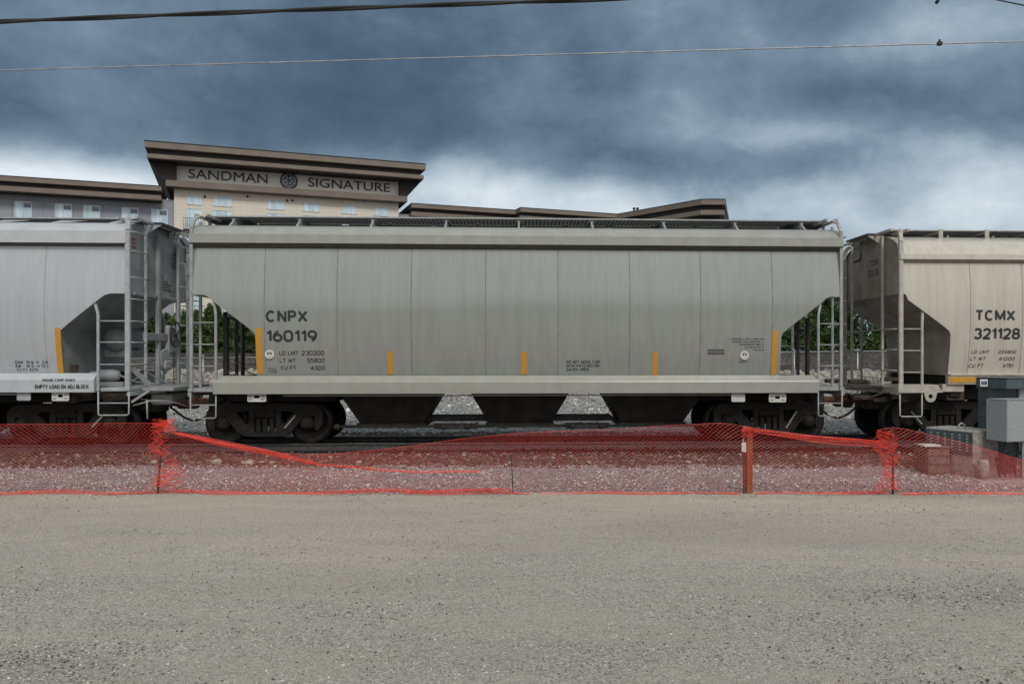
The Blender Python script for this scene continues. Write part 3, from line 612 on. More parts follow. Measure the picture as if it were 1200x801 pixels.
    for sgn in (-1, 1):
        for y in np.linspace(y0, y1, 8): g.box(cx-xe+.1, cx+xe-.1, sgn*y-.006, sgn*y+.006, zr-.035, zr)
        xk = np.arange(cx-xe+.1, cx+xe-.1, p.get('gpitch', .085))
        for x in xk: g.box(x-.011, x+.011, min(sgn*y0, sgn*y1), max(sgn*y0, sgn*y1), zr-.032, zr-.004)
        g.box(cx-xe+.1, cx+xe-.1, sgn*y1-.012, sgn*y1+.012, zr-.02, zr+.006, 1)
    g.build('running_board', ['grate_steel', 'edge_steel'], car)
    ch = MB(); ch.box(cx-xe+.8, cx+xe-.8, -.34, .34, crest-.08, crest+.05, 0, .03)
    ch.build('hatch_coaming', 'dark_steel', car)
    nh = p['nh']; L_ = 2*xe-1.9
    for k in range(nh):
        x = cx-L_/2+L_*(k+.5)/nh; mb = MB(); mb.box(x-L_/nh*.46, x+L_/nh*.46, -.37, .37, crest+.055, crest+.085, 0, .012)
        mb.box(x-.05, x+.05, -.42, .42, crest+.087, crest+.12, 0, .01); mb.build('hatch_cover', p['roofm'], car)
    for X in p['brackets']:
        mb = MB()
        if p['bstyle'] == 'gusset':
            mb.prism([(-y1-.02, zr-.056), (-y1-.02, zr-.10), (-1.33, rz(.83)-.01), (-1.2, rz(.75)-.03), (-.95, rz(.59)-.03), (-.3, crest-.03), (-.3, zr-.056)], 'x', X-.022, X+.022)
            mb.box(X-.06, X+.06, -y1, -y0+.1, zr-.062, zr-.056)
        elif p['bstyle'] == 'slant':
            mb.prism([(-y1-.02, zr-.056), (-1.35, rz(.84)-.01), (-1.0, rz(.62)-.03), (-.3, crest-.03), (-.3, zr-.056)], 'x', X-.018, X+.018)
            vs_ = [(X, -y1-.02, zr-.057), (X+.55, -y1-.02, zr-.057), (X-.16, -1.34, rz(.84)+.0), (X+.02, -1.32, rz(.83)+.0)]
            mb.add(vs_+[(a, b+.02, c) for a, b, c in vs_], [(0, 1, 3, 2), (4, 5, 7, 6), (0, 1, 5, 4), (2, 3, 7, 6), (0, 2, 6, 4), (1, 3, 7, 5)])
        else:
            mb.box(X-.045, X+.045, -1.13, -1.10, rz(.7)-.06, zr+.01); mb.box(X-.03, X+.03, -1.09, -.3, zr-.06, zr-.02); mb.bar((X+.02, -1.08, zc1+.12), (X+.3, -.85, zr-.1), .04)
        mb.build('bracket', p.get('bmat', p['metal']), car)
    # side sills
    for sgn in (-1, 1):
        mb = MB(); s0, s1 = p['sillx']; z0, z1 = p['sillz']
        if p['sill'] == 'long':
            pr = [(1.50, z0), (1.66, z0), (1.665, z1-.14), (1.655, z1-.115), (1.50, z1)]; k = len(pr)
            vs_ = [(X, sgn*y, z) for X in (s0, s1) for y, z in pr]
            mb.add(vs_, [tuple(range(k)), tuple(range(k, 2*k))[::-1]]+[(i, (i+1) % k, k+(i+1) % k, k+i) for i in range(k)])
            mb.tube([(s0+1.4, sgn*1.55, z0-.045), (s1-1.6, sgn*1.55, z0-.045)], .014, 6)
        else:
            mb.box(s0, s1, sgn*1.42, sgn*1.56, z0, z1, 0, .012); mb.box(s0+.02, s1-.02, sgn*1.35, sgn*1.585, z1+.002, z1+.035, 0, .008)
        mb.build('side_sill', p['sillm'], car)
    # hoppers and outlet gates
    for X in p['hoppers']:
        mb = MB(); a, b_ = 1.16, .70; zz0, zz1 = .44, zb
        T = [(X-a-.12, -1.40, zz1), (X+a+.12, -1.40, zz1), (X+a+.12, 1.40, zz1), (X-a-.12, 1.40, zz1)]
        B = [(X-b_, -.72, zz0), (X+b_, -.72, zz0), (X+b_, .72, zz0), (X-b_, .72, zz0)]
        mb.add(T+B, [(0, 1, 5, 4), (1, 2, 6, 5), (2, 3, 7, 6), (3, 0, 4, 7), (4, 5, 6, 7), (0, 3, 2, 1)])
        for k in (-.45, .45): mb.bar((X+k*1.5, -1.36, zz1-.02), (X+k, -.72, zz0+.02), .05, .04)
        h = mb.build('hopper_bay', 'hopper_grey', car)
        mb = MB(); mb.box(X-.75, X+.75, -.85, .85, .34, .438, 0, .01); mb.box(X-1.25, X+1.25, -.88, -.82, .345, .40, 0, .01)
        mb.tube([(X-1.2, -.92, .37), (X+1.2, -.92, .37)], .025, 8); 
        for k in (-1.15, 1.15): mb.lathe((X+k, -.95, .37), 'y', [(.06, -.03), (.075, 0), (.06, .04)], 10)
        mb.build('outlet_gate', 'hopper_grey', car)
    for a, b_ in zip(p['hoppers'][:-1], p['hoppers'][1:]):
        X = (a+b_)/2; mb = MB(); mb.prism([(X-.78, .44), (X+.78, .44), (X+.62, .55), (X-.62, .55)], 'y', -.35, .35); mb.box(X-.48, X+.48, -.93, -.87, .31, .415, 0, .008); mb.box(X-.5, X+.5, -.94, -.86, .418, .44, 0, .004)
        mb.build('gate_beam', 'dark_steel', car)
    # stub sill, coupler, end deck
    for sg in (-1, 1):
        e = cx+sg*xe
        mb = MB(); mb.box(e-sg*2.2, e+sg*.12, -.22, .22, .66, 1.06, 0, .02); mb.box(e-sg*1.55, e-sg*1.15, -1.4, 1.4, .93, 1.12, 0, .02); mb.build('stub_sill', 'brown_steel' if p['paint'] != 'paint_grey' else 'dark_steel', car)
        mb = MB(); mb.box(e+sg*.12, e+sg*.46, -.08, .08, .80, .96, 0, .03); mb.box(e+sg*.42, e+sg*.66, -.16, .14, .72, 1.04, 0, .05)
        mb.tube([(e+sg*.1, .3, .75), (e+sg*.4, .34, .5), (e+sg*.62, .3, .42)], .025, 8); mb.tube([(e+sg*.05, -.35, .9), (e+sg*.45, -.3, .84), (e+sg*.6, -.6, .88), (e+sg*.1, -1.2, 1.0)], .012, 6)
        mb.build('coupler', 'rust_steel', car)
        mb = MB(); mb.box(e-sg*.55, e+sg*.06, -1.58, 1.58, p['deckz']-.08, p['deckz'], 0, .012); mb.box(e-sg*.02, e+sg*.06, -1.58, 1.58, p['deckz']-.18, p['deckz']-.082, 0, .01)
        for y in ((-.36, .30) if p['paint'] == 'paint_grey' else ()):
            mb.prism([(y-(.07 if y < 0 else .035), p['deckz']+.002), (y+(.07 if y < 0 else .035), p['deckz']+.002), (y+(.07 if y < 0 else .035), zcut-.4), (y-(.07 if y < 0 else .035), zcut-.4)], 'x', e-sg*.30, e-sg*.36, 1)
        mb.build('end_deck', [p['metal'], 'dark_steel' if p['paint'] == 'paint_grey' else p['metal']], car)
        # ladders: side ladder and end ladder at each corner
        for sy in (-1, 1):
            mb = MB(); yc = sy*1.60; zr1 = p['ladz']; xo = e-sg*p.get('corner', .03); xi = xo-sg*p['lw']
            ztop = zr-.06; pts = [(xo, yc, p['deckz']-.06), (xo, yc, ztop-.28), (xo-sg*.03, sy*1.50, ztop-.08), (xo-sg*.10, sy*1.38, ztop)]
            for a, b_ in zip(pts[:-1], pts[1:]): mb.bar(a, b_, p['pw'], p['pw']*.8)
            mb.bar((xi, yc, p['deckz']-.06), (xi, yc, p['rail_top']-.25), .045, .05); mb.bar((xi, yc, p['rail_top']-.26), (xi+sg*.06*p.get('lean', 1), sy*1.55, p['rail_top']), .045, .05)
            for z in zr1: mb.tube([(xo, yc-sy*.0, z), (xi, yc-sy*.0, z)], .014, 6)
            mb.build('side_ladder', p['metal'], car)
            mb = MB(); xx_ = e+sg*.06; ya, yb = sy*1.48, sy*.86
            mb.bar((xx_, yb, p['deckz']), (xx_, yb, zr-.12), .05, .05)
            for z in p['endz']: mb.tube([(xx_, ya-sy*-.1, z), (xx_+sg*.06, ya, z), (xx_+sg*.06, yb, z), (xx_, yb, z)], .013, 6)
            mb.build('end_ladder', p['metal'], car)
            mb = MB(); zs = p['deckz']-.07; zl = p['stepz']
            mb.tube([(xo+sg*.02, yc, zs), (xo+sg*.02, yc, zl+.03), (xo-sg*.02, yc, zl), (xi+sg*.02, yc, zl), (xi-sg*.0, yc, zl+.03), (xi, yc, zs)], .017, 6)
            if p.get('midrung', True): mb.tube([(xo, yc, (zs+zl)/2), (xi, yc, (zs+zl)/2)], .014, 6)
            mb.build('step', p['metal'], car)
        mb = MB(); zz = zr-.05; ov = p.get('ov', .30)
        mb.bar((e+sg*min(.10, ov-.02), -1.42, zz), (e+sg*min(.10, ov-.02), 1.42, zz), .05, .05); mb.bar((e-sg*.28, -1.42, zz), (e-sg*.28, -.6, zz), .05, .05)
        for y in np.arange(-.62, .62, .075): mb.box(e-sg*.9, e+sg*ov, y-.008, y+.008, zz-.01, zz+.03, 1)
        for x_ in np.linspace(-.9, ov, 14): mb.box(e+sg*x_-.01, e+sg*x_+.01, -.62, .62, zz-.008, zz+.027, 1)
        for y in (-.6, .6): mb.prism([(e-sg*.1, zz-.02), (e+sg*max(ov, .0), zz-.02), (e-sg*.05, zz-.24)], 'y', y-.01, y+.01)
        mb.build('end_walkway', [p['metal'], 'grate_steel'], car)
    for X in p['trucks']:
        q = 1 if X < cx else -1
        mb = MB(); mb.box(X-q*(.75 if p['paint'] == 'paint_grey' else -.05), X+q*1.55, -1.15, 1.15, .93, zb-.01, 0, .03); mb.box(X-.12, X+.12, -1.45, 1.45, 1.0, zb-.015, 0, .02); mb.build('body_bolster', 'truck_steel', car)
        make_truck(car, X)
    return car, wd

def tagplate(car, px0, px1, py0, py1, hole=True, mat='decal_white', Y=-1.56):
    x0, z1 = W(px0, py0, Y); x1, z0 = W(px1, py1, Y); w_, h_ = x1-x0, z1-z0
    r = .02; outl = [(x0+r, z0), (x1-r, z0), (x1, z0+r), (x1, z1-r), (x1-r, z1), (x0+r, z1), (x0, z1-r), (x0, z0+r)]
    sp_ = [outl]
    if hole:
        a, b_ = (x0+x1)/2, z0+h_*.56; sp_.append([(a-w_*.14, b_-h_*.16), (a-w_*.14, b_+h_*.16), (a+w_*.14, b_+h_*.16), (a+w_*.14, b_-h_*.16)])
    v, f = curve_mesh(sp_, .01); mb = MB(); mb.add([(a, Y+c, b_) for a, b_, c in v], f, 0)
    if hole:
        for s_ in (.06, .72):
            for hh in (.22, .60):
                mb.box(x0+w_*s_, x0+w_*(s_+.2), Y-.013, Y-.0105, z0+h_*hh, z0+h_*(hh+.09), 1)
    mb.build('jacking_plate', [mat, 'decal_dim'], car)
def scribble(x0, x1, z0, z1, wdf, car, mat='decal_dim', lines=1, align='l', seed=1, lens=None):
    r = random.Random(seed); mb = MB(); lh = (z1-z0)/lines
    for i in range(lines):
        zt_ = z1-i*lh; L_ = (x1-x0)*(lens[i] if lens else 1); a = x1-L_ if align == 'r' else x0; e = a+L_
        while a < e-.01:
            w_ = r.uniform(.012, .035); hh = lh*.55*r.uniform(.8, 1)
            z = zt_-hh/2; mb.box(a, min(a+w_, e), -wdf(z)-.007, -wdf(z)-.004, zt_-hh, zt_-.002); a += w_+r.choice((.007, .007, .008, .03))
    mb.build('lettering', mat, car)
def round_decal(car, px, py, r, wdf, cap=False):
    x, z = W(px, py, -1.55); y = -wdf(z)-.014; mb = MB()
    mb.lathe((x, y, z), 'y', [(r, -.006), (r, .022)], 24, 0, False); mb.box(x-r*.55, x-r*.08, y-.009, y-.0065, z-r*.02, z+r*.3, 1); mb.box(x+r*.08, x+r*.55, y-.009, y-.0065, z-r*.02, z+r*.3, 1)
    mb.box(x-r*.5, x+r*.5, y-.009, y-.0065, z+r*.42, z+r*.55, 2); mb.box(x-r*.25, x+r*.25, y-.009, y-.0065, z-r*.6, z-r*.5, 2)
    mb.build('round_decal', ['decal_white', 'decal_black', 'decal_dim'], car)

# --- the grey car in the middle
def marks_c(car, patch, wd):
    round_decal(car, 316, 415, .095, wd); round_decal(car, 872.5, 416, .095, wd)
    x0, z1 = W(312, 430, -1.5); x1, z0 = W(326, 438, -1.5); mb = MB()
    patch(mb, x0, x1, z0, z1, .006, 0); 
    for k in range(3): z = z0+(z1-z0)*(.2+.28*k); patch(mb, x0+.02, x1-.03, z, z+.02, .009, 1)
    mb.build('data_plate', ['metal_grey', 'decal_dim'], car)
    x0, z1 = W(855, 396, -1.57); x1, z0 = W(895.5, 412, -1.57); scribble(x0, x1, z0, z1, wd, car, lines=5, align='r', seed=4, lens=[1, .92, .72, .56, .32])
    x0, z1 = W(829.5, 409, -1.57); x1, z0 = W(849, 415, -1.57); mb = MB(); patch(mb, x0, x1, z0, z1, .006); patch(mb, x0, x1, (z0+z1)/2-.006, (z0+z1)/2+.006, .008, 1); mb.build('notice_strip', ['decal_dim', 'metal_grey'], car)
    x0, z1 = W(866, 423, -1.53); x1, z0 = W(877, 425.5, -1.53); scribble(x0, x1, z0, z1, wd, car, seed=9)
cl_, cr2 = -6.7, T_(6.875)
center = dict(cx=(cl_+cr2)/2, hl=(cr2-cl_)/2, zt=4.17, chord=(4.27, 4.47), crest=4.79, zcut=3.19, zd=2.36, zb=1.49, c1=.36, c2=1.335, paint='paint_grey', endm='end_grey', roofm='chord_grey',
    label='grey covered hopper car in the middle of the picture, lettered CNPX 160119', seams=[WX(q, -1.6) for q in (310, 395, 482, 569, 654, 738, 821, 905)], seamm='seam_grey', chordm='eave_shade',
    stripes=[(300, 307.5, 384, 438), (454, 460.5, 411.5, 439), (611, 617.5, 412, 439), (765, 771, 412, 440), (904.5, 911, 387, 439)],
    texts=[('CNPX', 312, 361, 363.5, 377.5, 'decal_black', .018, 0), ('160119', 312, 372, 386.5, 400.5, 'decal_black', .018, 0),
           ('LD LMT', 327, 349.5, 411, 416, 'decal_black', .022, 0), ('230200', 353, 379.5, 410.5, 416, 'decal_black', .022, 0), ('LT WT', 327, 346, 420, 424.5, 'decal_black', .022, 0), ('55800', 359, 380, 419.5, 424.5, 'decal_black', .022, 0),
           ('CU FT', 328, 346, 428.5, 433, 'decal_black', .022, 0), ('4300', 363, 380, 428.5, 433.5, 'decal_black', .022, 0),
           ('DO NOT MOVE CAR', 664, 703, 422, 425.5, 'decal_black', .01, 0), ('WITH HATCHES OR', 664, 702.5, 426.5, 430, 'decal_black', .01, 0), ('GATES OPEN', 664, 690.5, 431, 434.5, 'decal_black', .01, 0)],
    marks=[marks_c], zr=4.93, board=(.18, 1.0), nh=6, brackets=[WX(q, -1) for q in (274, 351.5, 437, 523, 608, 693.5, 777.5, 861, 939)], bstyle='gusset', bmat='end_grey', metal='metal_grey',
    sill='long', sillx=(-6.21, T_(6.36)), sillz=(1.125, 1.50), sillm='sill_grey', hoppers=(T_(-2.63), T_(.17), T_(3.05)), deckz=1.24, ladz=(1.70, 2.155, 2.61), lw=.50, pw=.06, rail_top=3.06, lean=1, endz=(1.7, 2.15, 2.6, 3.1, 3.6, 4.1, 4.5), stepz=.62, ov=-.03, trucks=(-5.33, T_(5.50)))
car, wdc = hopper_car(center)
tagplate(car, 290, 312, 460, 470.5); tagplate(car, 857, 873, 461, 470.5, False); tagplate(car, 901, 921, 461, 471)
# brake rigging under and behind its left end
mb = MB(); 
for px, y, r in ((264, -.2, .045), (285, 1.2, .04)): x = WX(px, y); mb.tube([(x, y, 1.2), (x, y, 2.9)], r, 8)
mb.tube([(-6.3, -1.0, 1.30), (-5.9, -.9, 1.32), (-5.4, -.9, 1.30)], .03, 8); mb.lathe((-6.05, -.9, 1.42), 'x', [(.03, -.2), (.10, -.16), (.10, .1), (.05, .2)], 12)
for k in range(5): mb.box(-6.3+k*.17, -6.2+k*.17, -1.0, -.9, 1.26, 1.36+.05*(k % 3), 0, .01)
mb.tube([(-6.2, -1.0, 1.5), (-6.0, -.7, 1.8), (-5.85, -.5, 1.55), (-5.5, -.6, 1.45)], .012, 6)
mb.build('brake_rigging', 'dark_steel', car)
mb = MB()
for px in (341, 336): pass
for a, b_ in (((333.5, 501), (346.5, 486)), ((921.5, 501), (934, 481))):
    x0, z0 = W(a[0], a[1], -1.09); x1, z1 = W(b_[0], b_[1], -1.09)
    for k in range(7):
        t0, t1 = k/7, (k+.7)/7; mb.bar((x0+(x1-x0)*t0, -1.085, z0+(z1-z0)*t0), (x0+(x1-x0)*t1, -1.085, z0+(z1-z0)*t1), .03, .006)
mb.build('chalk_marking', 'chalk', car)

# --- the pale car on the left
def marks_l(car, patch, wd):
    pass
cxl = -7.98-7.1
left = dict(cx=cxl, hl=7.1, zt=4.19, chord=(4.25, 4.52), crest=4.82, zcut=3.21, zd=2.37, zb=1.54, c1=.44, c2=1.40, paint='paint_pale', endm='end_grey', roofm='sill_pale',
    label='pale blue grey covered hopper car on the left, its brake wheel end towards the middle', seams=[WX(q, -1.6) for q in (52.5, -20, -95, -170)], seamm='seam_pale', chordm='eave_shade',
    stripes=[(66, 72.5, 384, 437), (-110, -104, 412, 437)],
    texts=[('EXW  10-8  H  3-8', 16, 54, 422.5, 426, 'decal_black', .012, 0), ('EW   10-5  H 13-1', 16, 54, 427, 430.5, 'decal_black', .012, 0), ('CU FT 4275', 17, 42, 431.5, 434.5, 'decal_black', .012, 0)],
    marks=[marks_l], zr=4.86, board=(.18, 1.02), nh=6, gpitch=.11, brackets=[-8.42-1.18*k for k in range(11)], bstyle='slant', metal='metal_pale',
    sill='long', sillx=(cxl-6.5, -8.62), sillz=(1.17, 1.56), sillm='sill_pale', hoppers=(cxl-3, cxl, cxl+3), deckz=1.26, ladz=(1.74, 2.20, 2.64), lw=.60, pw=.095, rail_top=3.05, corner=-.02, lean=-1.6, endz=(1.74, 2.2, 2.64, 3.1, 3.55, 4.1, 4.5), stepz=.69, trucks=(-9.49, cxl*2+9.49))
carl, wdl = hopper_car(left)
tagplate(carl, 61, 81, 459, 469.5, True, 'decal_white', -1.58); tagplate(carl, 20, 36, 459, 469, False, 'metal_pale', -1.58)
for s_, a, b_, c, d in (('EMPTY LOAD EN ADJ BLOCK', 41, 104, 450.5, 455), ('ENGINE COMP SHOES', 50, 88, 443.5, 446.5)):
    x0, z1 = W(a, c, -1.67); x1, z0 = W(b_, d, -1.67); mb = MB()
    for k, q in enumerate(stroke_text(s_, x0, x1, z0, z1, (z1-z0)*.18)): mb.add([(v_.x, -1.672-.0002*(k % 7), v_.y) for v_ in q], [(0, 1, 2, 3)])
    mb.build('lettering', 'decal_black', carl)
# equipment on its brake end
xe_ = -7.98
mb = MB(); 
def on_end(s_, y0, y1, z0, z1, mat):
    v, f = text_mesh(s_, 0); mb = MB(); mb.add([(xe_-.043, y0+(y1-y0)*p, z0+(z1-z0)*q) for p, q, _ in v], f); mb.build('lettering', mat, carl)
on_end('OTIX', .74, 1.14, 4.18, 4.32, 'decal_black'); on_end('15877', .70, 1.16, 3.98, 4.12, 'decal_black')
mb = MB()
for k in range(4): mb.box(xe_-.048, xe_-.043, -1.42, -1.12+.03*(k % 2), 4.12+.085*k, 4.16+.085*k)
mb.build('warning_lettering', 'decal_red', carl)
mb = MB(); 
for k, l in enumerate((.5, .42, .5, .3, .05, .05)): mb.box(xe_-.048, xe_-.043, .25, .25+l, 3.42+.065*k, 3.445+.065*k)
mb.build('lettering', 'decal_dim', carl)
mb = MB()
for y, w_ in ((-.10, .06), (1.0, .05)): mb.box(xe_-.04, xe_+.05, y-w_, y+w_, 1.26, 4.62, 0, .008)
mb.box(xe_-.04, xe_+.03, -1.3, 1.3, 3.20, 3.28, 0, .01); mb.box(xe_-.02, xe_+.06, -.84, .95, 2.25, 2.42, 0, .01)
mb.build('end_post', 'end_grey', carl)
mb = MB(); c = (xe_+.14, .52, 2.42); n = 28; pts = [(c[0], c[1]+.29*math.cos(2*PI*k/n), c[2]+.29*math.sin(2*PI*k/n)) for k in range(n+1)]
mb.tube(pts, .018, 8)
for k in range(6): q = PI*k/3+.3; mb.tube([c, (c[0]-.02, c[1]+.29*math.cos(q), c[2]+.29*math.sin(q))], .012, 6)
mb.lathe(c, 'x', [(.05, -.03), (.06, .0), (.04, .03)], 12); bw_ = mb.build('brake_wheel', 'brown_steel', carl)
mb = MB(); mb.box(xe_-.03, xe_+.08, .26, .72, 1.95, 2.62, 0, .05); mb.box(xe_+.0, xe_+.10, .05, .46, 1.60, 1.82, 0, .04); mb.prism([(-.12, 2.0), (.3, 2.1), (.42, 1.75), (.2, 1.5), (-.05, 1.7)], 'x', xe_, xe_+.07)
mb.build('hand_brake_housing', 'metal_pale', carl)
mb = MB()
for k in range(16): z = 2.0-k*.05; mb.box(xe_+.12, xe_+.15, .40+.02*(k % 2), .44+.02*(k % 2), z-.02, z+.02, 0, .006)
mb.tube([(xe_+.13, .42, 1.25), (xe_+.1, .2, 1.1), (xe_+.2, -.2, 1.15), (xe_+.5, -.3, 1.0), (xe_+.75, .0, .95)], .02, 6); mb.build('brake_chain', 'dark_steel', carl)
mb = MB(); mb.lathe((-8.85, .2, 2.28), 'y', [(.02, -.62), (.14, -.58), (.25, -.50), (.28, -.36), (.28, .5), (.15, .6)], 28); mb.box(-9.1, -8.6, -.2, .6, 1.9, 2.05); mb.build('air_reservoir', 'end_grey', carl)
mb = MB(); mb.lathe((-8.75, -1.0, 1.50), 'x', [(.03, -.3), (.06, -.28), (.09, -.25), (.09, -.1), (.12, -.05), (.13, .2), (.10, .32), (.04, .36)], 18); mb.box(-9.0, -8.3, -1.1, -.9, 1.26, 1.36, 0, .01)
mb.tube([(-8.4, -1, 1.5), (-8.1, -.9, 1.35), (-7.7, -.7, 1.3)], .02, 6); mb.tube([(-9.1, -1.1, 1.5), (-9.2, -1.2, 1.40), (-9.15, -1.3, 1.3)], .018, 6)
mb.tube([(-8.3, -1.0, 1.30), (-8.0, -.6, 1.55), (-7.8, -.3, 1.35), (-7.6, .0, 1.42)], .014, 6); mb.build('brake_cylinder', 'end_grey', carl)
mb = MB(); mb.bar((-8.05, -1.2, 1.65), (-7.78, -1.0, 1.30), .10, .03); mb.bar((-7.95, -1.45, .95), (-7.6, -1.4, 1.2), .05, .05); mb.tube([(-7.9, -1.5, .88), (-7.55, -1.5, .98), (-7.3, -1.2, .96), (-7.0, -.8, .80)], .015, 6); mb.tube([(-7.62, -1.5, 1.0), (-7.6, -1.52, .6)], .02, 6)
mb.box(-7.85, -7.2, -1.2, .9, 1.17, 1.25, 0, .01); mb.box(-7.8, -7.35, -.9, .9, .86, 1.1, 0, .03); mb.build('uncoupling_lever', 'metal_grey', carl)
for i in range(1):
    x0, z0 = W(107.5, 500, -1.09); x1, z1 = W(122, 485, -1.09); mb = MB()
    for k in range(7):
        t0, t1 = k/7, (k+.7)/7; mb.bar((x0+(x1-x0)*t0, -1.085, z0+(z1-z0)*t0), (x0+(x1-x0)*t1, -1.085, z0+(z1-z0)*t1), .03, .006)
    mb.build('chalk_marking', 'chalk', carl)
mb = MB(); x0, z1 = W(81.5, 427, -1.0); x1, z0 = W(91, 437, -1.0); mb.box(-9.33, -9.2, -1.2, -1.14, z0, z1); mb.build('data_plate', 'brown_steel', carl)

# --- the cream car on the right
xr_ = T_(8.07); cxr = xr_+7.3
right = dict(cx=cxr, hl=7.3, zt=3.94, chord=(4.01, 4.14), crest=4.67, zcut=3.26, zd=2.41, zb=1.49, c1=.135, c2=1.13, paint='paint_cream', endm='end_cream', roofm='paint_cream',
    label='cream covered hopper car on the right, rust streaked and lettered TCMX 321128', seams=[WX(q, -1.6) for q in (1137, 1198, 1275, 1350)], seamm='seam_cream', chordm='seam_cream',
    stripes=[], texts=[('TCMX', 1141.5, 1188.5, 363, 376, 'decal_black', .022, 0), ('321128', 1140.5, 1195, 384, 397.5, 'decal_black', .022, 0),
           ('LD LMT', 1139, 1160.5, 410, 414, 'decal_black', .012, .35), ('224800', 1170, 1192, 410, 414, 'decal_black', .012, .35), ('LT WT', 1138, 1157, 418, 422, 'decal_black', .012, .35), ('61200', 1172, 1191, 418, 422, 'decal_black', .012, .35),
           ('CU FT', 1137, 1155, 426, 430.5, 'decal_black', .012, .35), ('4751', 1177, 1190, 426, 430.5, 'decal_black', .012, .35)],
    marks=[], zr=4.73, board=(.18, 1.05), nh=6, gpitch=.09, brackets=[WX(1102, -1.1)+1.06*k for k in range(7)], bstyle='plate', metal='metal_cream',
    sill='short', sillx=(cxr-6.2, cxr+6.2), sillz=(1.29, 1.485), sillm='sill_cream', hoppers=(cxr-3, cxr, cxr+3), deckz=1.25, ladz=(1.56, 2.03, 2.50), lw=.47, pw=.085, rail_top=2.90, corner=.02, lean=-.6, endz=(1.6, 2.05, 2.5), stepz=.60, midrung=False, trucks=(T_(9.30), cxr*2-T_(9.30)))
carr, wdr = hopper_car(right)
mb = MB(); x0, z1 = W(1113, 441.5, -1.56); x1, z0 = W(1152, 448, -1.56); mb.box(x0, x1, -1.575, -1.562, z0, z1); mb.build('reflective_stripe', 'reflector', carr)
# step platform with the round lifting eye
x0, x1 = WX(1052, -1.6), WX(1104, -1.6); pl = [(x0, 1.12), (WX(1082, -1.6), 1.12), (WX(1084, -1.6), .97), (WX(1087, -1.6), .92), (WX(1092, -1.6), .92), (WX(1095, -1.6), .97), (WX(1097, -1.6), 1.12), (x1, 1.13), (x1-.12, 1.29), (x0, 1.29)]
hc = (WX(1089.5, -1.6), 1.04); hole = [(hc[0]+.05*math.cos(2*PI*k/16), hc[1]+.05*math.sin(2*PI*k/16)) for k in range(16)][::-1]
v, f = curve_mesh([pl, hole], .012, .003); mb = MB(); mb.add([(a, -1.63+c, b_) for a, b_, c in v], f); mb.box(x0, x1-.12, -1.61, -1.2, 1.27, 1.292); mb.build('lifting_bracket', 'metal_cream', carr)
mb = MB(); a = W(1104, 450, -1.5); b_ = W(1130, 459, -1.5); mb.box(a[0], b_[0], -1.5, -1.3, b_[1], a[1], 0, .01); mb.build('bottom_bracket', 'sill_cream', carr)
v, f = text_mesh('TCMX'); mb = MB(); mb.add([(xr_-.0+.043, .10-.50*p, 4.02+.14*q) for p, q, _ in v], f); mb.build('lettering', 'decal_black', carr)
v, f = text_mesh('321128'); mb = MB(); mb.add([(xr_+.043, .14-.58*p, 3.79+.14*q) for p, q, _ in v], f); mb.build('lettering', 'decal_black', carr)
mb = MB(); mb.tube([(xr_+.03, 1.2, 4.22), (xr_+.03, .55, 4.25), (xr_+.03, .55, 4.42)], .014, 6); mb.build('grab_iron', 'dark_steel', carr)
mb = MB(); mb.box(xr_-.06, xr_+.04, 1.40, 1.54, 1.27, 4.45, 0, .01); 
for z in (1.6, 2.05, 2.5): mb.tube([(xr_-.03, -1.5, z), (xr_-.05, 1.45, z+.0)] if z == 2.5 else [(xr_-.03, -1.5, z), (xr_-.03, -.86, z)], .013, 6)
mb.build('end_post', 'metal_cream', carr)
mb = MB(); 
for k, (x, y, z, s_) in enumerate(((7.6, -.5, 1.33, .1), (7.85, -.2, 1.3, .08), (7.3, .2, 1.32, .09), (8.3, -.6, 1.38, .09), (7.5, -.9, .98, .1), (7.9, -1.0, .92, .08), (7.7, -.4, .98, .12))): x += .3; mb.box(x-s_*2, x+s_*2, y-s_, y+s_, z-s_*.5, z+s_*.5, 0, .02)
mb.box(7.45, 8.4, -.9, -.6, 1.17, 1.23, 1, .02); mb.tube([(7.5, -1.1, 1.05), (7.8, -1.15, .95), (8.2, -1.2, 1.1), (8.6, -1.25, 1.05)], .02, 6)
mb.build('draft_gear', ['brown_steel', 'dark_steel'], carr)
mb = MB()
for k in range(7):
    x0, z0 = W(1068, 482, -1.09); x1, z1 = W(1081, 497, -1.09); t0, t1 = k/7, (k+.7)/7
    mb.bar((x0+(x1-x0)*t0, -1.085, z0+(z1-z0)*t0), (x0+(x1-x0)*t1, -1.085, z0+(z1-z0)*t1), .03, .006)
mb.build('chalk_marking', 'chalk', carr)

for c_ in (car, carl, carr): to_track(c_)
W, WX, WZ = W0, WX0, WZ0
# ------------------------------------------------------------------ the hotel beyond the track
D0 = 76.0; O = np.array([CAMX+(204-PP)/F*D0, CAMY+D0]); aH = math.atan(980/(3150-PP))
UX, UY = math.cos(aH), math.sin(aH)
def hu(px, n=0.):
    k = (px-PP)/F; return (k*D0-O[0]+CAMX-n*(UY+UX*k))/(UX-UY*k)
def hz(py, u, n=0.): return CAMZ+(415-py)/F*(D0+UY*u-UX*n)
hotel = empty('hotel', (O[0], O[1], 0), 'cream and grey hotel with layered brown roofs and its name on the tower', 'hotel', rz=aH)
def hb(mb, name, mats, parent=None):
    me_o = mb.build(name, mats); me_o.parent = parent or hotel; return me_o
GZ = 1.2
mb = MB(); mb.box(0, hu(467), 0, 16, GZ, 19.9); hb(mb, 'tower_wall', 'clad_cream')
mb = MB(); mb.box(-60, -.02, .25, 14, GZ, 16.0); hb(mb, 'side_wall', 'clad_grey')
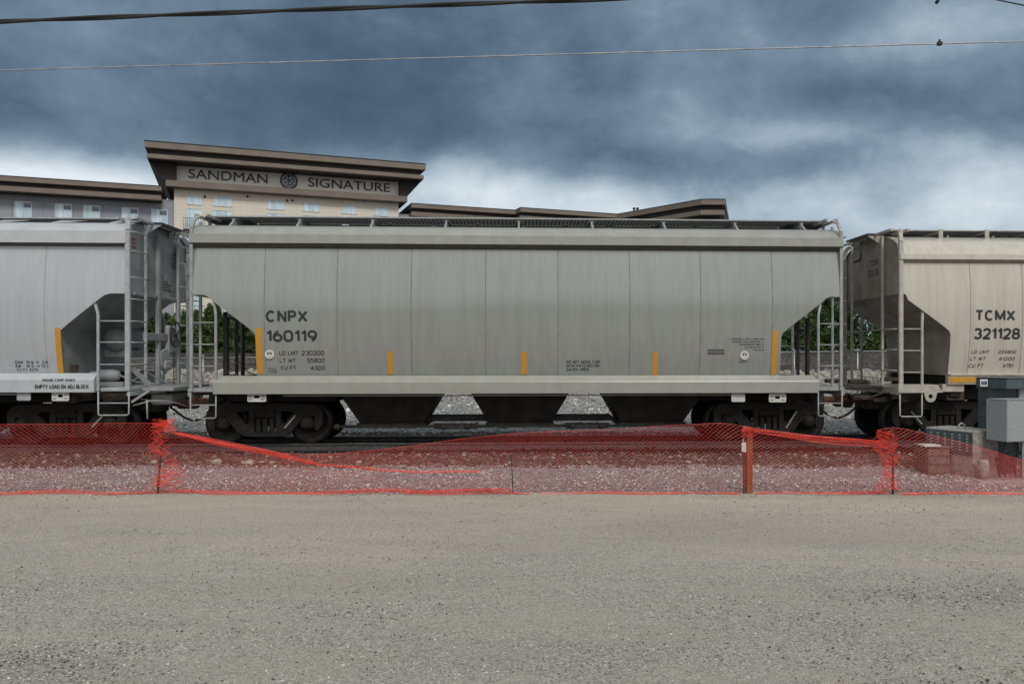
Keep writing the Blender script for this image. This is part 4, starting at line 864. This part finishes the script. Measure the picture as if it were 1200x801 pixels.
mb = MB(); mb.box(hu(467)+.02, hu(614, 1.5), .25, 14, GZ, 16.0); mb.box(hu(614, 1.5), hu(727, 1.5), -1, 14, GZ, 16.0); hb(mb, 'side_wall', 'clad_grey')
uR = hu(467)
mb = MB(); mb.box(hu(207), uR-.02, -.12, -.01, 17.62, 19.2); sign = hb(mb, 'sign_panel', 'sign_panel')
def sign_text(s_, px0, px1, z0, z1):
    v, f = text_mesh(s_, .0, .0, 0, 1.0); u0, u1 = hu(px0, .14), hu(px1, .14); mb = MB()
    edges = {}
    for q in f:
        for a, b_ in zip(q, q[1:]+q[:1]): edges[(a, b_)] = 1
    for j, (dx_, dz_) in enumerate(((0, 0), (.06, 0), (-.06, 0), (0, .03), (0, -.03))):
        V = [(u0+(u1-u0)*a+dx_, -.22-.002*j, z0+(z1-z0)*b_+dz_) for a, b_, _ in v]; k = len(V)
        mb.add(V+[(a, -.125+.001*j, c) for a, _, c in V], f+[(b_, a, a+k, b_+k) for a, b_ in edges if (b_, a) not in edges]); o = hb(mb, 'lettering', 'letter'); o.parent = sign; return o
sign_text('SANDMAN', 221, 313.5, 18.02, 18.86); sign_text('SIGNATURE', 361, 457, 18.02, 18.86)
ue = hu(338.5, .2); ze = 18.42; mb = MB(); mb.lathe((ue, -.125, ze), 'y', [(.80, 0), (.80, -.09), (.68, -.09), (.68, -.06)], 40, 0)
mb.lathe((ue, -.20, ze), 'y', [(.66, 0), (.66, -.03)], 40, 1)
for k in range(6):
    q = PI/3*k+PI/6; d = (math.cos(q), math.sin(q)); nrm = (-d[1], d[0])
    mb.bar((ue+.10*d[0], -.245, ze+.10*d[1]), (ue+.36*d[0], -.245, ze+.36*d[1]), .07, .02)
    for s_ in (-1, 1):
        pts = [(ue+d[0]*(.34+.2*t_)+nrm[0]*s_*.18*math.sin(t_*PI*.55), -.245, ze+d[1]*(.34+.2*t_)+nrm[1]*s_*.18*math.sin(t_*PI*.55)) for t_ in (0, .35, .7, 1)]
        mb.tube(pts, .038, 6, 0)
mb.lathe((ue, -.24, ze), 'y', [(.10, 0), (.10, -.02)], 12, 0); mb.lathe((ue, -.24, ze+.42), 'y', [(.12, 0), (.12, -.025)], 12, 0)
o = hb(mb, 'emblem', ['emblem_blue', 'emblem_white']); o.parent = sign
# tower roof: two brown fascias, dark recess, soffits folding down to the ledge
ul, ur = hu(169.5, 2.5), hu(499, 2.5)
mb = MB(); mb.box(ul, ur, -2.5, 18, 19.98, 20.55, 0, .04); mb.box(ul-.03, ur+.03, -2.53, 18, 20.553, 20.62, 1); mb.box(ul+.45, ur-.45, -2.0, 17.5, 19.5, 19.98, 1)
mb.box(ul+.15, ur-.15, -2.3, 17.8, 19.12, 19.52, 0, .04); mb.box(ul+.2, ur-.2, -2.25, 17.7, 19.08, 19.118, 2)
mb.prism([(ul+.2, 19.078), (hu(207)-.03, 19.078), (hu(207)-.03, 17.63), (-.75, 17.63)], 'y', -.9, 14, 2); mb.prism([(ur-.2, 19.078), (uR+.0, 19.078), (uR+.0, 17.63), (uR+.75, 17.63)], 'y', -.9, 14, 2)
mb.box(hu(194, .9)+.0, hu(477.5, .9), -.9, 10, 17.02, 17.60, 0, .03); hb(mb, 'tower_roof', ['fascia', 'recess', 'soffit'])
def fascia_roof(name, u0, u1, n, zt_, back=14):
    mb = MB(); mb.box(u0, u1, -n, back, zt_-.42, zt_, 0, .03); mb.box(u0-.02, u1+.02, -n-.03, back, zt_+.003, zt_+.06, 1); mb.box(u0+.1, u1-.1, -n+.45, back-.3, zt_-.78, zt_-.422, 1)
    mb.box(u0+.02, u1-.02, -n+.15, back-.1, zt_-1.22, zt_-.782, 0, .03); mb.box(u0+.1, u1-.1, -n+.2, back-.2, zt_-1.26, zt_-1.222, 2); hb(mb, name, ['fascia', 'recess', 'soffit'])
fascia_roof('wing_roof', -60, -.95, 1.2, 16.9); fascia_roof('wing_roof', uR+1.1, hu(614, 1.5)-.05, 1.0, 16.9); fascia_roof('wing_roof', hu(611, 2.7), hu(727, 2.2), 2.4, 16.95)
def window(u0, u1, z0, z1, n=0., sub=None, rail=False):
    fr = .07; y = -n; mb = MB()
    for a in ((u0, u0+fr, z0, z1), (u1-fr, u1, z0, z1), (u0+fr, u1-fr, z0, z0+fr), (u0+fr, u1-fr, z1-fr, z1), ((u0+u1)/2-.03, (u0+u1)/2+.03, z0+fr, z1-fr)): mb.box(a[0], a[1], y-.06, y+.05, a[2], a[3])
    wdw = hb(mb, 'window', 'window_frame')
    mb = MB(); mb.box(u0+fr, u1-fr, y-.02, y+.03, z0+fr, z1-fr); o = hb(mb, 'pane', 'glass'); o.parent = wdw
    if sub: mb = MB(); mb.box(u1-(u1-u0)*.47, u1-fr-.02, y-.05, y-.022, z1-.5, z1-.12); o = hb(mb, 'vent_sash', 'dark_glass'); o.parent = wdw
    if rail:
        mb = MB(); zz = z0+1.0; mb.box(u0-.2, u1+.2, y-.62, y-.08, z0-.12, z0-.02); mb.box(u0-.2, u1+.2, y-.62, y-.58, zz-.04, zz)
        for u in np.linspace(u0-.18, u1+.18, 12): mb.box(u-.012, u+.012, y-.61, y-.59, z0-.02, zz-.04)
        o = hb(mb, 'balcony_rail', 'recess'); o.parent = wdw
bays = [(219, 236.5), (250, 272), (313, 333.5), (355.5, 374.5), (400, 418), (438, 456)]
for i, (a, b_) in enumerate(bays):
    u0, u1 = hu(a), hu(b_)
    window(u0, u1, 15.62, 16.5, 0.0)
    for k in range(4): 
        if k == 0 or i < 2: window(u0-.08, u1+.05, 13.35-2.65*k, 15.3-2.65*k, 0.0, rail=(i == 0 or (k == 3 and i < 3)))
window(hu(284), hu(300), 5.4, 7.35, 0, rail=True)
for a, b_ in ((16, 37), (63.5, 84), (97, 117), (142, 162), (177, 196.5), (-30, -10), (-75, -55)): window(hu(a), hu(b_), 13.55, 15.08, -.25, sub=True)
mb = MB()
for px in (240, 290, 336.5, 342.5, 427): u = hu(px); mb.lathe((u, -.01, hz(150+ (268 if px < 300 else 283)/3.333, u)), 'y', [(.10, 0), (.10, -.12)], 10)
hb(mb, 'wall_lamp', 'recess')
# east wing turned towards the railway
def wing_slab(mb, ins, z0, z1, m):
    P_ = [Vector((14.78, 62.0)), Vector((17.08, 62.0)), Vector((22.2, 84.0)), Vector((9.7, 84.0)), Vector((6.85, 71.0))]; c = sum(P_, Vector((0, 0)))/5
    ca, sa = math.cos(-aH), math.sin(-aH); q = []
    for p in P_:
        p = c+(p-c)*(1-ins/8.0); d = p-Vector(O); q.append((d.x*ca-d.y*sa, d.x*sa+d.y*ca))
    mb.prism(q, 'z', z0, z1, m)
mb = MB(); wing_slab(mb, 0, 16.45, 16.95, 0); wing_slab(mb, -.04, 16.953, 17.0, 1); wing_slab(mb, .5, 15.95, 16.448, 1); wing_slab(mb, .12, 15.50, 15.948, 0)
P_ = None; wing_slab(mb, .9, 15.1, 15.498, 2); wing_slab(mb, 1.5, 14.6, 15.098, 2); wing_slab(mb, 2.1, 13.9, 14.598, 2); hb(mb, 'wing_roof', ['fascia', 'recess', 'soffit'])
mb = MB(); wing_slab(mb, 2.4, GZ, 13.898, 0); hb(mb, 'side_wall', 'clad_grey')
mb = MB(); 
for px in (743, 747):
    x = WX(px, 70.2); d = Vector((x, 70.2))-Vector(O); ca, sa = math.cos(-aH), math.sin(-aH); u_, v_ = d.x*ca-d.y*sa, d.x*sa+d.y*ca; mb.lathe((u_, v_, 16.9), 'z', [(.09, 0), (.09, .5), (.16, .5), (.15, .68)], 8)
hb(mb, 'roof_vent', 'recess')

# ------------------------------------------------------------------ chain link fence, trees
fz = lambda x: 1.94+.010*x
fence = empty('chain_link_fence', (0, 11.5, .5), 'galvanised chain link fence with a top rail along the far gravel bank', 'fence')
mb = MB()
xsf = np.arange(-24, 24.1, .085)
for x in xsf:
    for s_ in (-1, 1):
        h = fz(x)-.52-.06
        a = (x, 11.5+.004*s_, .52); b_ = (x+s_*h, 11.5+.004*s_, .52+h); mb.bar(a, b_, .0035, .0035)
mb.build('chain_link_mesh', 'metal_grey', fence)
mb = MB(); mb.tube([(-25, 11.5, fz(-25)), (25, 11.5, fz(25))], .024, 8); mb.build('top_rail', 'galv', fence)
for px in (-200, -90, 20, 130, 238, 345, 450, 560, 670, 780, 930.5, 1005, 1090, 1180, 1280):
    x = WX(px, 11.5); mb = MB(); mb.tube([(x, 11.5, .4), (x, 11.5, fz(x)+.05)], .03, 8); mb.lathe((x, 11.5, fz(x)+.02), 'z', [(.04, 0), (.04, .06), (.01, .09)], 8); mb.build('post', 'galv', fence)

def leaf_cloud(n, fn, size, seed, asp=.5):
    r = np.random.default_rng(seed); P = fn(r, n); d = r.normal(size=(n, 3)); d /= np.linalg.norm(d, axis=1)[:, None]; e = r.normal(size=(n, 3)); e -= (e*d).sum(1)[:, None]*d; e /= np.linalg.norm(e, axis=1)[:, None]
    s_ = size*(.55+.9*r.uniform(0, 1, n))[:, None]
    V = np.stack([P+d*s_, P+e*s_*asp, P-d*s_, P-e*s_*asp], 1).reshape(-1, 3); return V, np.arange(4*n).reshape(n, 4)
def cedar_fn(h, r0, top=.25):
    def fn(r, n):
        t_ = r.uniform(0, 1, n)**1.1; ang = r.uniform(0, 2*PI, n); lob = 1+.18*np.sin(ang*3+t_*9)+.12*np.sin(ang*7-t_*17)
        rad_ = r0*np.clip(1-t_**2.4*(1-top)*1.0, .06, 1)*lob*(.5+.5*np.sqrt(r.uniform(0, 1, n)))
        rad_ = rad_*(1+.16*np.sin(t_*23+ang*2)); z = t_*h+.1*np.sin(ang*5)
        return np.stack([rad_*np.cos(ang), rad_*np.sin(ang), z+.12], 1)
    return fn
protos = []
for k, (h, r0, tp) in enumerate(((1.75, .62, .45), (1.9, .55, .35), (1.62, .68, .5), (3.1, .80, .2), (3.5, .95, .22), (2.7, .75, .2))):
    V, Fc = leaf_cloud(9000 if h < 2 else 13000, cedar_fn(h, r0, tp), .048 if h < 2 else .062, 40+k, .45); cm = raw_mesh('crown', V, Fc, 'cedar_leaf')
    tb = MB(); tb.tube([(0, 0, -.3), (.02, 0, .4), (0, .02, h*.7)], [.07, .055, .02], 7); to = tb.build('trunk', 'bark'); tm = to.data; bpy.data.objects.remove(to); protos.append((cm, tm))
def put_tree(name, k, x, y, z, s_, rz, label, cat, group):
    o = empty(name, (x, y, z), label, cat, group, rz=rz); o.scale = (s_,)*3
    mobj('crown', protos[k][0], o); mobj('trunk', protos[k][1], o); return o
x = -19.0; k = 0
while x < -9.0:
    put_tree('cedar_tree', k % 3, x, 15.4+random.uniform(-.12, .12), 1.95, random.uniform(.92, 1.04), random.uniform(0, 6), 'clipped green cedar in the low hedge below the cream hotel windows', 'tree', 'low cedar hedge in front of the hotel'); x += random.uniform(.78, .92); k += 1
x = 8.7; k = 0
while x < 18.5:
    if abs(x-WX(929, 15.8)) < .25: x += .38
    put_tree('cedar_tree', 3+k % 3, x, 15.8+random.uniform(-.4, .4), 1.95, random.uniform(.9, 1.1), random.uniform(0, 6), 'tall dark green cedar behind the chain link fence at the right car gap', 'tree', 'tall cedars behind the fence on the right'); x += random.uniform(1.0, 1.3); k += 1

# ------------------------------------------------------------------ orange safety fence
YF = -6.7
sf = empty('safety_fence', (0, YF, LOT), 'sagging orange plastic mesh safety fence along the edge of the gravel lot', 'fence')
def net(x0, x1, topf, botf, yf, name, mat='net_plastic', dx=.035, rows=38, wdt=.0034, seed=0):
    r = np.random.default_rng(seed); nx = int((x1-x0)/dx); 
    I, J = np.meshgrid(np.arange(nx+1), np.arange(rows+1), indexing='ij')
    Xg = x0+I*dx; T = J/rows; zt_ = topf(Xg); zb_ = botf(Xg)
    # a sheared weave and uneven pull keep the diamonds irregular
    Xn = Xg+.10*T*np.sin(Xg*.9+seed)+.035*np.sin(Xg*2.3+T*4)+.006*r.normal(size=Xg.shape)*.5
    Zn = zb_+(zt_-zb_)*(T+.03*np.sin(T*PI)*np.sin(Xg*1.7)); Yn = yf(Xg, T)
    Pn = np.stack([Xn, Yn, Zn], -1)
    segs = []
    a = Pn[:-1, :-1]; b_ = Pn[1:, 1:]; c = Pn[1:, :-1]; d = Pn[:-1, 1:]
    par = ((I+J) % 2)[:-1, :-1].astype(bool)
    S = np.concatenate([a[par], c[~par]]); E = np.concatenate([b_[par], d[~par]])
    # top and bottom selvedge
    S = np.concatenate([S, Pn[:-1, -1], Pn[:-1, 0]]); E = np.concatenate([E, Pn[1:, -1], Pn[1:, 0]])
    dv = E-S; dv /= np.linalg.norm(dv, axis=1)[:, None]+1e-9; n1 = np.cross(dv, [0, 1, 0]); n1 /= np.linalg.norm(n1, axis=1)[:, None]+1e-9; n2 = np.cross(n1, dv)
    w_ = wdt*(.75+.5*r.uniform(0, 1, len(S)))[:, None]/2
    offs = [n1*w_, -n1*w_*.5+n2*w_*.7, -n1*w_*.5-n2*w_*.7]
    V = np.stack([S+o for o in offs]+[E+o for o in offs], 1).reshape(-1, 3)
    b0 = (np.arange(len(S))*6)[:, None]; Fc = np.concatenate([b0+np.array([[0, 1, 4, 3]]), b0+np.array([[1, 2, 5, 4]]), b0+np.array([[2, 0, 3, 5]])])
    V = V-np.array([0, YF, LOT]); return mobj(name, raw_mesh(name, V, Fc, mat), sf)
def curve_z(pts, Y=YF):
    px = np.array([WX(p[0], Y) for p in pts]); pz = np.array([WZ(p[1], Y) for p in pts]); return lambda x: np.interp(x, px, pz)
def smoothf(f, s_=.12): return lambda x: (f(x-s_)+2*f(x)+f(x+s_))/4+f(x)*0
gz = lambda x: LOT+.012+0*x
top1 = curve_z([(-700, 497), (0, 497), (100, 496), (178, 495), (190, 497), (215, 498)])
o = net(WX(-500, YF), WX(190, YF), smoothf(top1), gz, lambda x, t_: YF+.03*np.sin(x*1.9)*np.sin(t_*3)+.02*np.sin(x*5+t_*5)+.05*(1-t_), 'netting', seed=1)
top2 = smoothf(curve_z([(186, 503), (205, 506), (250, 515), (275, 519.5), (312, 527), (360, 532), (400, 531), (435, 527), (470, 522), (530, 514), (600, 507), (660, 504.5), (730, 502), (800, 498), (850, 495), (866, 496.5), (880, 500), (900, 503), (950, 510), (1000, 515), (1046, 519)]))
o = net(WX(186, YF), WX(1046, YF), top2, gz, lambda x, t_: YF-.02+.06*np.sin(x*1.2+1)*np.sin(t_*PI)+.03*np.sin(x*4.1+t_*4)+.05*(1-t_), 'netting', seed=2)
top3 = smoothf(curve_z([(1020, 506), (1035, 501), (1046, 500.5), (1060, 503), (1100, 512.5), (1150, 525), (1200, 538), (1300, 548), (1500, 540), (1700, 520)]))
o = net(WX(1024, YF), WX(1600, YF), top3, gz, lambda x, t_: YF+.03+.07*np.sin(x*1.5+2)*np.sin(t_*PI)+.02*np.sin(x*6+t_*6), 'netting', seed=3)
# bunched folds: the sagging top line, the skirt on the ground, the gathers at the stakes
def bunch(pts, wd_, n_layers, seed, dx=.022):   # a strip of folded netting
    for k in range(n_layers):
        f0 = curve_z(pts); r = np.random.default_rng(seed+k); ph_ = r.uniform(0, 6)
        net(WX(pts[0][0], YF), WX(pts[-1][0], YF), lambda x: f0(x)+wd_*(.55+.35*np.sin(x*3.1+ph_)), lambda x: np.maximum(f0(x)-wd_*(.45+.4*np.sin(x*2.3+ph_*2)), LOT+.004), lambda x, t_: YF-.05-.02*k+.05*np.sin(x*4+ph_)+.03*np.sin(t_*9), 'netting_fold', dx=dx, rows=5, wdt=.0055, seed=seed+k)
bunch([(205, 507), (275, 521.5), (312, 530), (375, 543.5), (440, 549.5)], .028, 1, 20)
bunch([(205, 508), (312, 529), (375, 543)], .03, 1, 24)
bunch([(430, 549), (500, 552), (560, 553)], .015, 1, 26)
bunch([(200, 576), (300, 578), (420, 576), (480, 574), (570, 577), (620, 579)], .045, 1, 30, .034)
bunch([(640, 578.5), (760, 577), (866, 577.5)], .028, 1, 60, .036)
bunch([(885, 577.5), (960, 576.5), (1040, 577)], .022, 1, 62, .036)
bunch([(1052, 577), (1130, 577.5), (1230, 577), (1400, 577)], .022, 1, 64, .036)
bunch([(0, 576), (60, 578), (185, 577)], .06, 1, 35, .03)
bunch([(480, 577), (540, 574), (580, 571.5), (600, 571)], .015, 1, 37)
bunch([(880, 506), (950, 513), (1010, 519), (1040, 523)], .05, 1, 40)
bunch([(880, 503), (1000, 515), (1040, 519)], .03, 1, 45)
def gather(px, py0, py1, w0, w1, seed, n=60):
    r = random.Random(seed); mb = MB()
    for k in range(n):
        a = r.uniform(0, 1); pts = []; ph_ = r.uniform(0, 6)
        t0 = r.uniform(0, .8); t1 = min(1, t0+r.uniform(.15, .4))
        for i in range(5):
            t_ = t0+(t1-t0)*i/4; ww = w0+(w1-w0)*t_; x, z = W(px+(a-.5+.25*math.sin(ph_+i*1.3))*ww+r.uniform(-.6, .6), py0+(py1-py0)*t_, YF)
            pts.append((x, YF-.04+.05*math.sin(ph_+i), max(z, LOT+.005)))
        mb.tube(pts, .0028, 4)
    mb.build('netting_fold', 'net_plastic', sf)
gather(193, 489, 506, 20, 22, 1, 36); gather(190, 500, 540, 12, 26, 2, 28); gather(200, 535, 575, 16, 44, 3, 36)
gather(1036, 503, 532, 22, 26, 4, 34); gather(1043, 528, 548, 22, 10, 5, 28); gather(1040, 540, 574, 8, 26, 6, 28); gather(876, 499, 512, 14, 12, 7, 25)
# stakes
x0, zt_ = W(188, 503, YF); x1 = WX(183.5, YF)
mb = MB(); mb.bar((x1, YF+.02, LOT-.1), (x0+.03, YF+.02, zt_+.12), .03, .012); mb.bar((x1, YF+.035, LOT-.1), (x0+.03, YF+.035, zt_+.12), .008, .03); mb.build('stake', 'rebar', sf)['label'] = 'thin leaning steel stake at the bunched left end of the netting'
mb = MB(); mb.tube([(WX(601.5, YF), YF+.02, LOT-.1), (WX(599, YF), YF+.02, WZ(532, YF))], .009, 6); mb.build('stake', 'rebar', sf)['label'] = 'thin rusty rod in the middle of the netting'
mb = MB(); mb.tube([(WX(1046.5, YF), YF+.0, LOT-.1), (WX(1046, YF), YF+.0, WZ(500, YF))], .014, 6); mb.build('stake', 'rebar', sf)['label'] = 'brown rod where two lengths of netting meet'
mb = MB(); xa = WX(871.5, YF); z1 = WZ(499, YF)
mb.box(xa, xa+.045, YF+.02, YF+.06, LOT-.1, z1, 1, .004); mb.box(xa+.047, xa+.105, YF+.0, YF+.04, LOT-.1, z1-.01, 0, .004); mb.box(xa+.108, xa+.135, YF+.01, YF+.05, LOT-.1, z1-.14, 0, .004)
mb.box(xa+.004, xa+.04, YF+.014, YF+.018, LOT+.1, z1-.05, 2)
st = mb.build('stake', ['wood_orange', 'wood_brown', 'rust_steel'], sf); st['label'] = 'pair of wooden stakes painted orange, holding up the netting'
mb = MB(); a = W(868.5, 518, YF); b_ = W(874, 529, YF); mb.box(a[0], b_[0], YF-.035, YF-.02, b_[1], a[1], 0, .003); mb.box(a[0]+.015, a[0]+.025, YF-.04, YF-.0355, a[1], a[1]+.05); o = mb.build('tag', 'decal_white', st)
o.parent = st; o.location = (0, 0, 0)

# ------------------------------------------------------------------ railway equipment boxes at the right edge
YC = -4.9
def rb(mb, px0, px1, py0, py1, Y, dep, m=0, bev=.008, rz=0, ctr=None):
    x0, z1 = W(px0, py0, Y); x1, z0 = W(px1, py1, Y); mb.box(x0, x1, Y, Y+dep, z0, z1, m, bev, rz, ctr); return (x0, x1, z0, z1)
x0, _ = W(1180, 443, YC-.2)
cab = empty('signal_cabinet', (x0, YC, LOT), 'dark blue grey steel cabinet with an overhanging top box at the right edge', 'cabinet')
th = rad(-38); ctr = (WX(1180, YC-.3), YC-.3)
mb = MB(); zt0, zt1 = WZ(455, YC), WZ(443, YC); 
mb.box(ctr[0], ctr[0]+1.05, ctr[1], ctr[1]+.62, zt0, zt1, 0, .012, th*0+rad(22), ctr)
mb.box(ctr[0]-.01, ctr[0]+1.06, ctr[1]-.01, ctr[1]+.63, zt1+.001, zt1+.014, 0, .004, rad(22), ctr)
mb.build('top_box', 'cabinet_dark', cab)
xl0, zl1 = W(1159, 444.5, YC-.2); xl1, zl0 = W(1168.5, 453, YC-.2)
# left face of the top box runs from the corner back to the left
lx = lambda d: (ctr[0]-d*math.sin(rad(22)), ctr[1]+d*math.cos(rad(22)))
def on_left(mb, d0, d1, z0, z1, off, m=0):
    nx_, ny_ = -math.cos(rad(22)), -math.sin(rad(22)); a = lx(d0); b_ = lx(d1)
    vs_ = [(a[0]+nx_*o_, a[1]+ny_*o_, z) for o_ in (off, off-.004) for z in (z0, z1)]+[(b_[0]+nx_*o_, b_[1]+ny_*o_, z) for o_ in (off, off-.004) for z in (z0, z1)]
    mb.add(vs_, [(0, 1, 5, 4), (2, 3, 7, 6), (0, 1, 3, 2), (4, 5, 7, 6), (0, 4, 6, 2), (1, 5, 7, 3)], m)
mb = MB(); mb.box(WX(1161.5, YC), WX(1194, YC), YC+.05, YC+.45, LOT, zt0+.01, 0, .01); mb.box(WX(1194.3, YC), WX(1230, YC), YC+.0, YC+.45, LOT+.3, zt0+.01, 1, .01); mb.build('column', ['cabinet_dark', 'cabinet_light'], cab)
mb = MB(); pts0 = ctr
# label on the front-left face
mb.box(WX(1159.5, YC-.33), WX(1168.5, YC-.33), YC-.03, YC-.02, zl0, zl1, 0); 
for k, (a, b_) in enumerate(((.12, .3), (.36, .5), (.56, .85))): mb.box(WX(1159.5, YC-.33)+.13*a, WX(1159.5, YC-.33)+.13*b_, YC-.034, YC-.0305, zl0+.03, zl0+.085, 1)
mb.build('label', ['decal_white', 'label_blue'], cab)
jb = empty('junction_box', (WX(1190, YC-.5), YC-.5, LOT+.3), 'pale grey steel junction box in front of the dark cabinet, cables hanging below', 'box')
c2_ = (WX(1180.5, YC-.75), YC-.75); mb = MB(); z0, z1 = WZ(518, YC-.75), WZ(469, YC-.75)
mb.box(c2_[0], c2_[0]+.9, c2_[1], c2_[1]+.45, z0, z1, 0, .012, rad(16), c2_); mb.box(c2_[0]-.006, c2_[0]+.906, c2_[1]-.006, c2_[1]+.4, z1+.001, z1+.014, 0, .004, rad(16), c2_); mb.build('housing', 'cabinet_light', jb)
mb = MB()
for k in range(7):
    a = c2_[0]+.12+k*.085; mb.tube([(a, c2_[1]+.25, z0+.02), (a+random.uniform(-.08, .08), c2_[1]+.22, z0-.12), (a+random.uniform(-.25, .15), c2_[1]+.3, z0-.3), (a+random.uniform(-.2, .2), c2_[1]+.35, LOT)], .012, 6)
mb.build('cable', 'rubber', jb)
mb = MB(); mb.box(c2_[0]+.35, c2_[0]+.42, c2_[1]+.2, c2_[1]+.27, LOT, z0+.01); mb.build('leg', 'galv', jb)
vb = empty('vented_box', (WX(1140, YC), YC, LOT), 'grey concrete vault with a louvred dark side and lifting ring beside the cabinet', 'vault')
c3 = (WX(1141.5, YC-.35), YC-.35); zl = WZ(504.5, YC-.3); mb = MB(); mb.box(c3[0], c3[0]+.62, c3[1], c3[1]+.95, LOT-.02, zl, 0, .02, rad(27), c3); mb.build('housing', 'concrete', vb)
mb = MB(); mb.box(c3[0]-.012, c3[0]-.003, c3[1]+.03, c3[1]+.92, zl-.42, zl-.03, 0, .002, rad(27), c3)
for r_ in range(6):
    for q_ in range(6): yy_ = c3[1]+.10+q_*.14; mb.box(c3[0]-.02, c3[0]-.0125, yy_, yy_+.04, zl-.10-r_*.05, zl-.075-r_*.05, 1, 0, rad(27), c3)
mb.build('louvred_panel', ['cabinet_dark', 'cabinet_light'], vb)
mb = MB(); rx, ry = WX(1127, YC+.1), YC+.1; mb.tube([(rx+.06*math.cos(PI*k/10), ry, zl+.0+.09*math.sin(PI*k/10)) for k in range(11)], .014, 8); mb.build('lifting_ring', 'galv', vb)
mb = MB(); mb.lathe((WX(1152, YC-.5), YC-.5, 0), 'z', [(.09, LOT-.02), (.09, LOT+.30), (.07, LOT+.34)], 14); mb.build('concrete_stub', 'concrete', vb)
cr_ = empty('wooden_crate', (WX(1098, YC), YC, LOT), 'low grey brown slatted crate with a white paper strip on its top behind the netting', 'crate')
mb = MB(); a0, a1 = WX(1087, YC), WX(1113, YC); z1 = WZ(523, YC)
mb.box(a0, a1, YC, YC+.5, LOT, z1-.03, 0, .01); mb.box(a0-.03, a1+.02, YC-.03, YC+.53, z1-.028, z1, 0, .006)
for k in range(4): mb.box(a0-.015, a0-.002, YC+.03+k*.12, YC+.12+k*.12, LOT, z1-.04)
for k in range(3): mb.box(a0+.01, a1-.01, YC-.014, YC-.002, LOT+.05+k*.15, LOT+.16+k*.15)
mb.build('slats', 'crate_brown', cr_)
mb = MB(); mb.box(WX(1083, YC-.05), WX(1103, YC-.05), YC-.06, YC+.2, z1+.002, z1+.03, 0, .004); mb.build('paper_strip', 'decal_white', cr_)
mb = MB(); mb.box(WX(1150, YC-1.0), WX(1210, YC-1.0), YC-1.0, YC-.75, LOT, LOT+.05, 0, .01); tag(mb.build('concrete_kerb', 'concrete'), 'low pale concrete strip on the gravel in front of the junction box', 'kerb')

# ------------------------------------------------------------------ overhead cables
def cable(pts, Y, r, mat, name, label, group=None, twist=False, n=90):
    P_ = np.array([W(a, b_, Y) for a, b_ in pts]); co = np.polyfit(P_[:, 0], P_[:, 1], 2); xs_ = np.linspace(P_[0, 0]*1.0, P_[-1, 0], n)
    zz = np.interp(xs_, P_[:, 0], P_[:, 1]) if len(pts) > 8 else np.polyval(co, xs_); o = empty(name, (0, Y, 0), label, 'cable', group); mb = MB()
    if twist:
        for ph_ in (0, PI):
            mb.tube([(x, Y+r*.8*math.sin(x*2.2+ph_), z+r*.65*math.cos(x*2.2+ph_)) for x, z in zip(xs_, zz)], r, 8)
    else: mb.tube([(x, Y, z) for x, z in zip(xs_, zz)], r, 6)
    oo = mb.build('conductor', mat, o); return o, co
cable([(-300, 38), (0, 25), (200, 18), (360, 12.5), (560, 4), (725, -1), (1000, -11), (1500, -24)], -9, .018, 'cable_black', 'power_cable', 'thick black twisted cable crossing the top left of the sky', twist=True, n=240)
o, co = cable([(-300, 91), (0, 83), (300, 74), (600, 66), (900, 56.5), (1100, 51), (1200, 48.5), (1500, 41)], -9, .0085, 'cable_grey', 'power_cable', 'thin grey wire running across the whole sky below the black cable', n=60)
x = WX(1101, -9); z = np.polyval(co, x); mb = MB(); mb.box(x-.03, x+.03, -9.025, -8.975, z-.02, z+.025, 0, .008); mb.tube([(x, -9, z+.02), (x, -9, z+.05)], .012, 6); mb.build('clamp', 'cable_black', o)
o, _ = cable([(1150, -4), (1200, 6.5), (1400, 40)], -9, .009, 'cable_black', 'power_cable', 'short black cable cutting the top right corner of the sky', n=20)
mb = MB(); a = W(1097, 4, -9); b_ = W(1102, -6, -9); mb.tube([(a[0], -9, a[1]), (b_[0], -9, b_[1]), (b_[0]+.3, -9, b_[1]+.3)], .012, 6); mb.tube([(a[0], -9, a[1]), (a[0]+.04, -9, a[1]+.06)], .02, 6)
tag(mb.build('cable_end', 'cable_black'), 'tiny black cable end poking in from the top edge near the right corner', 'cable')
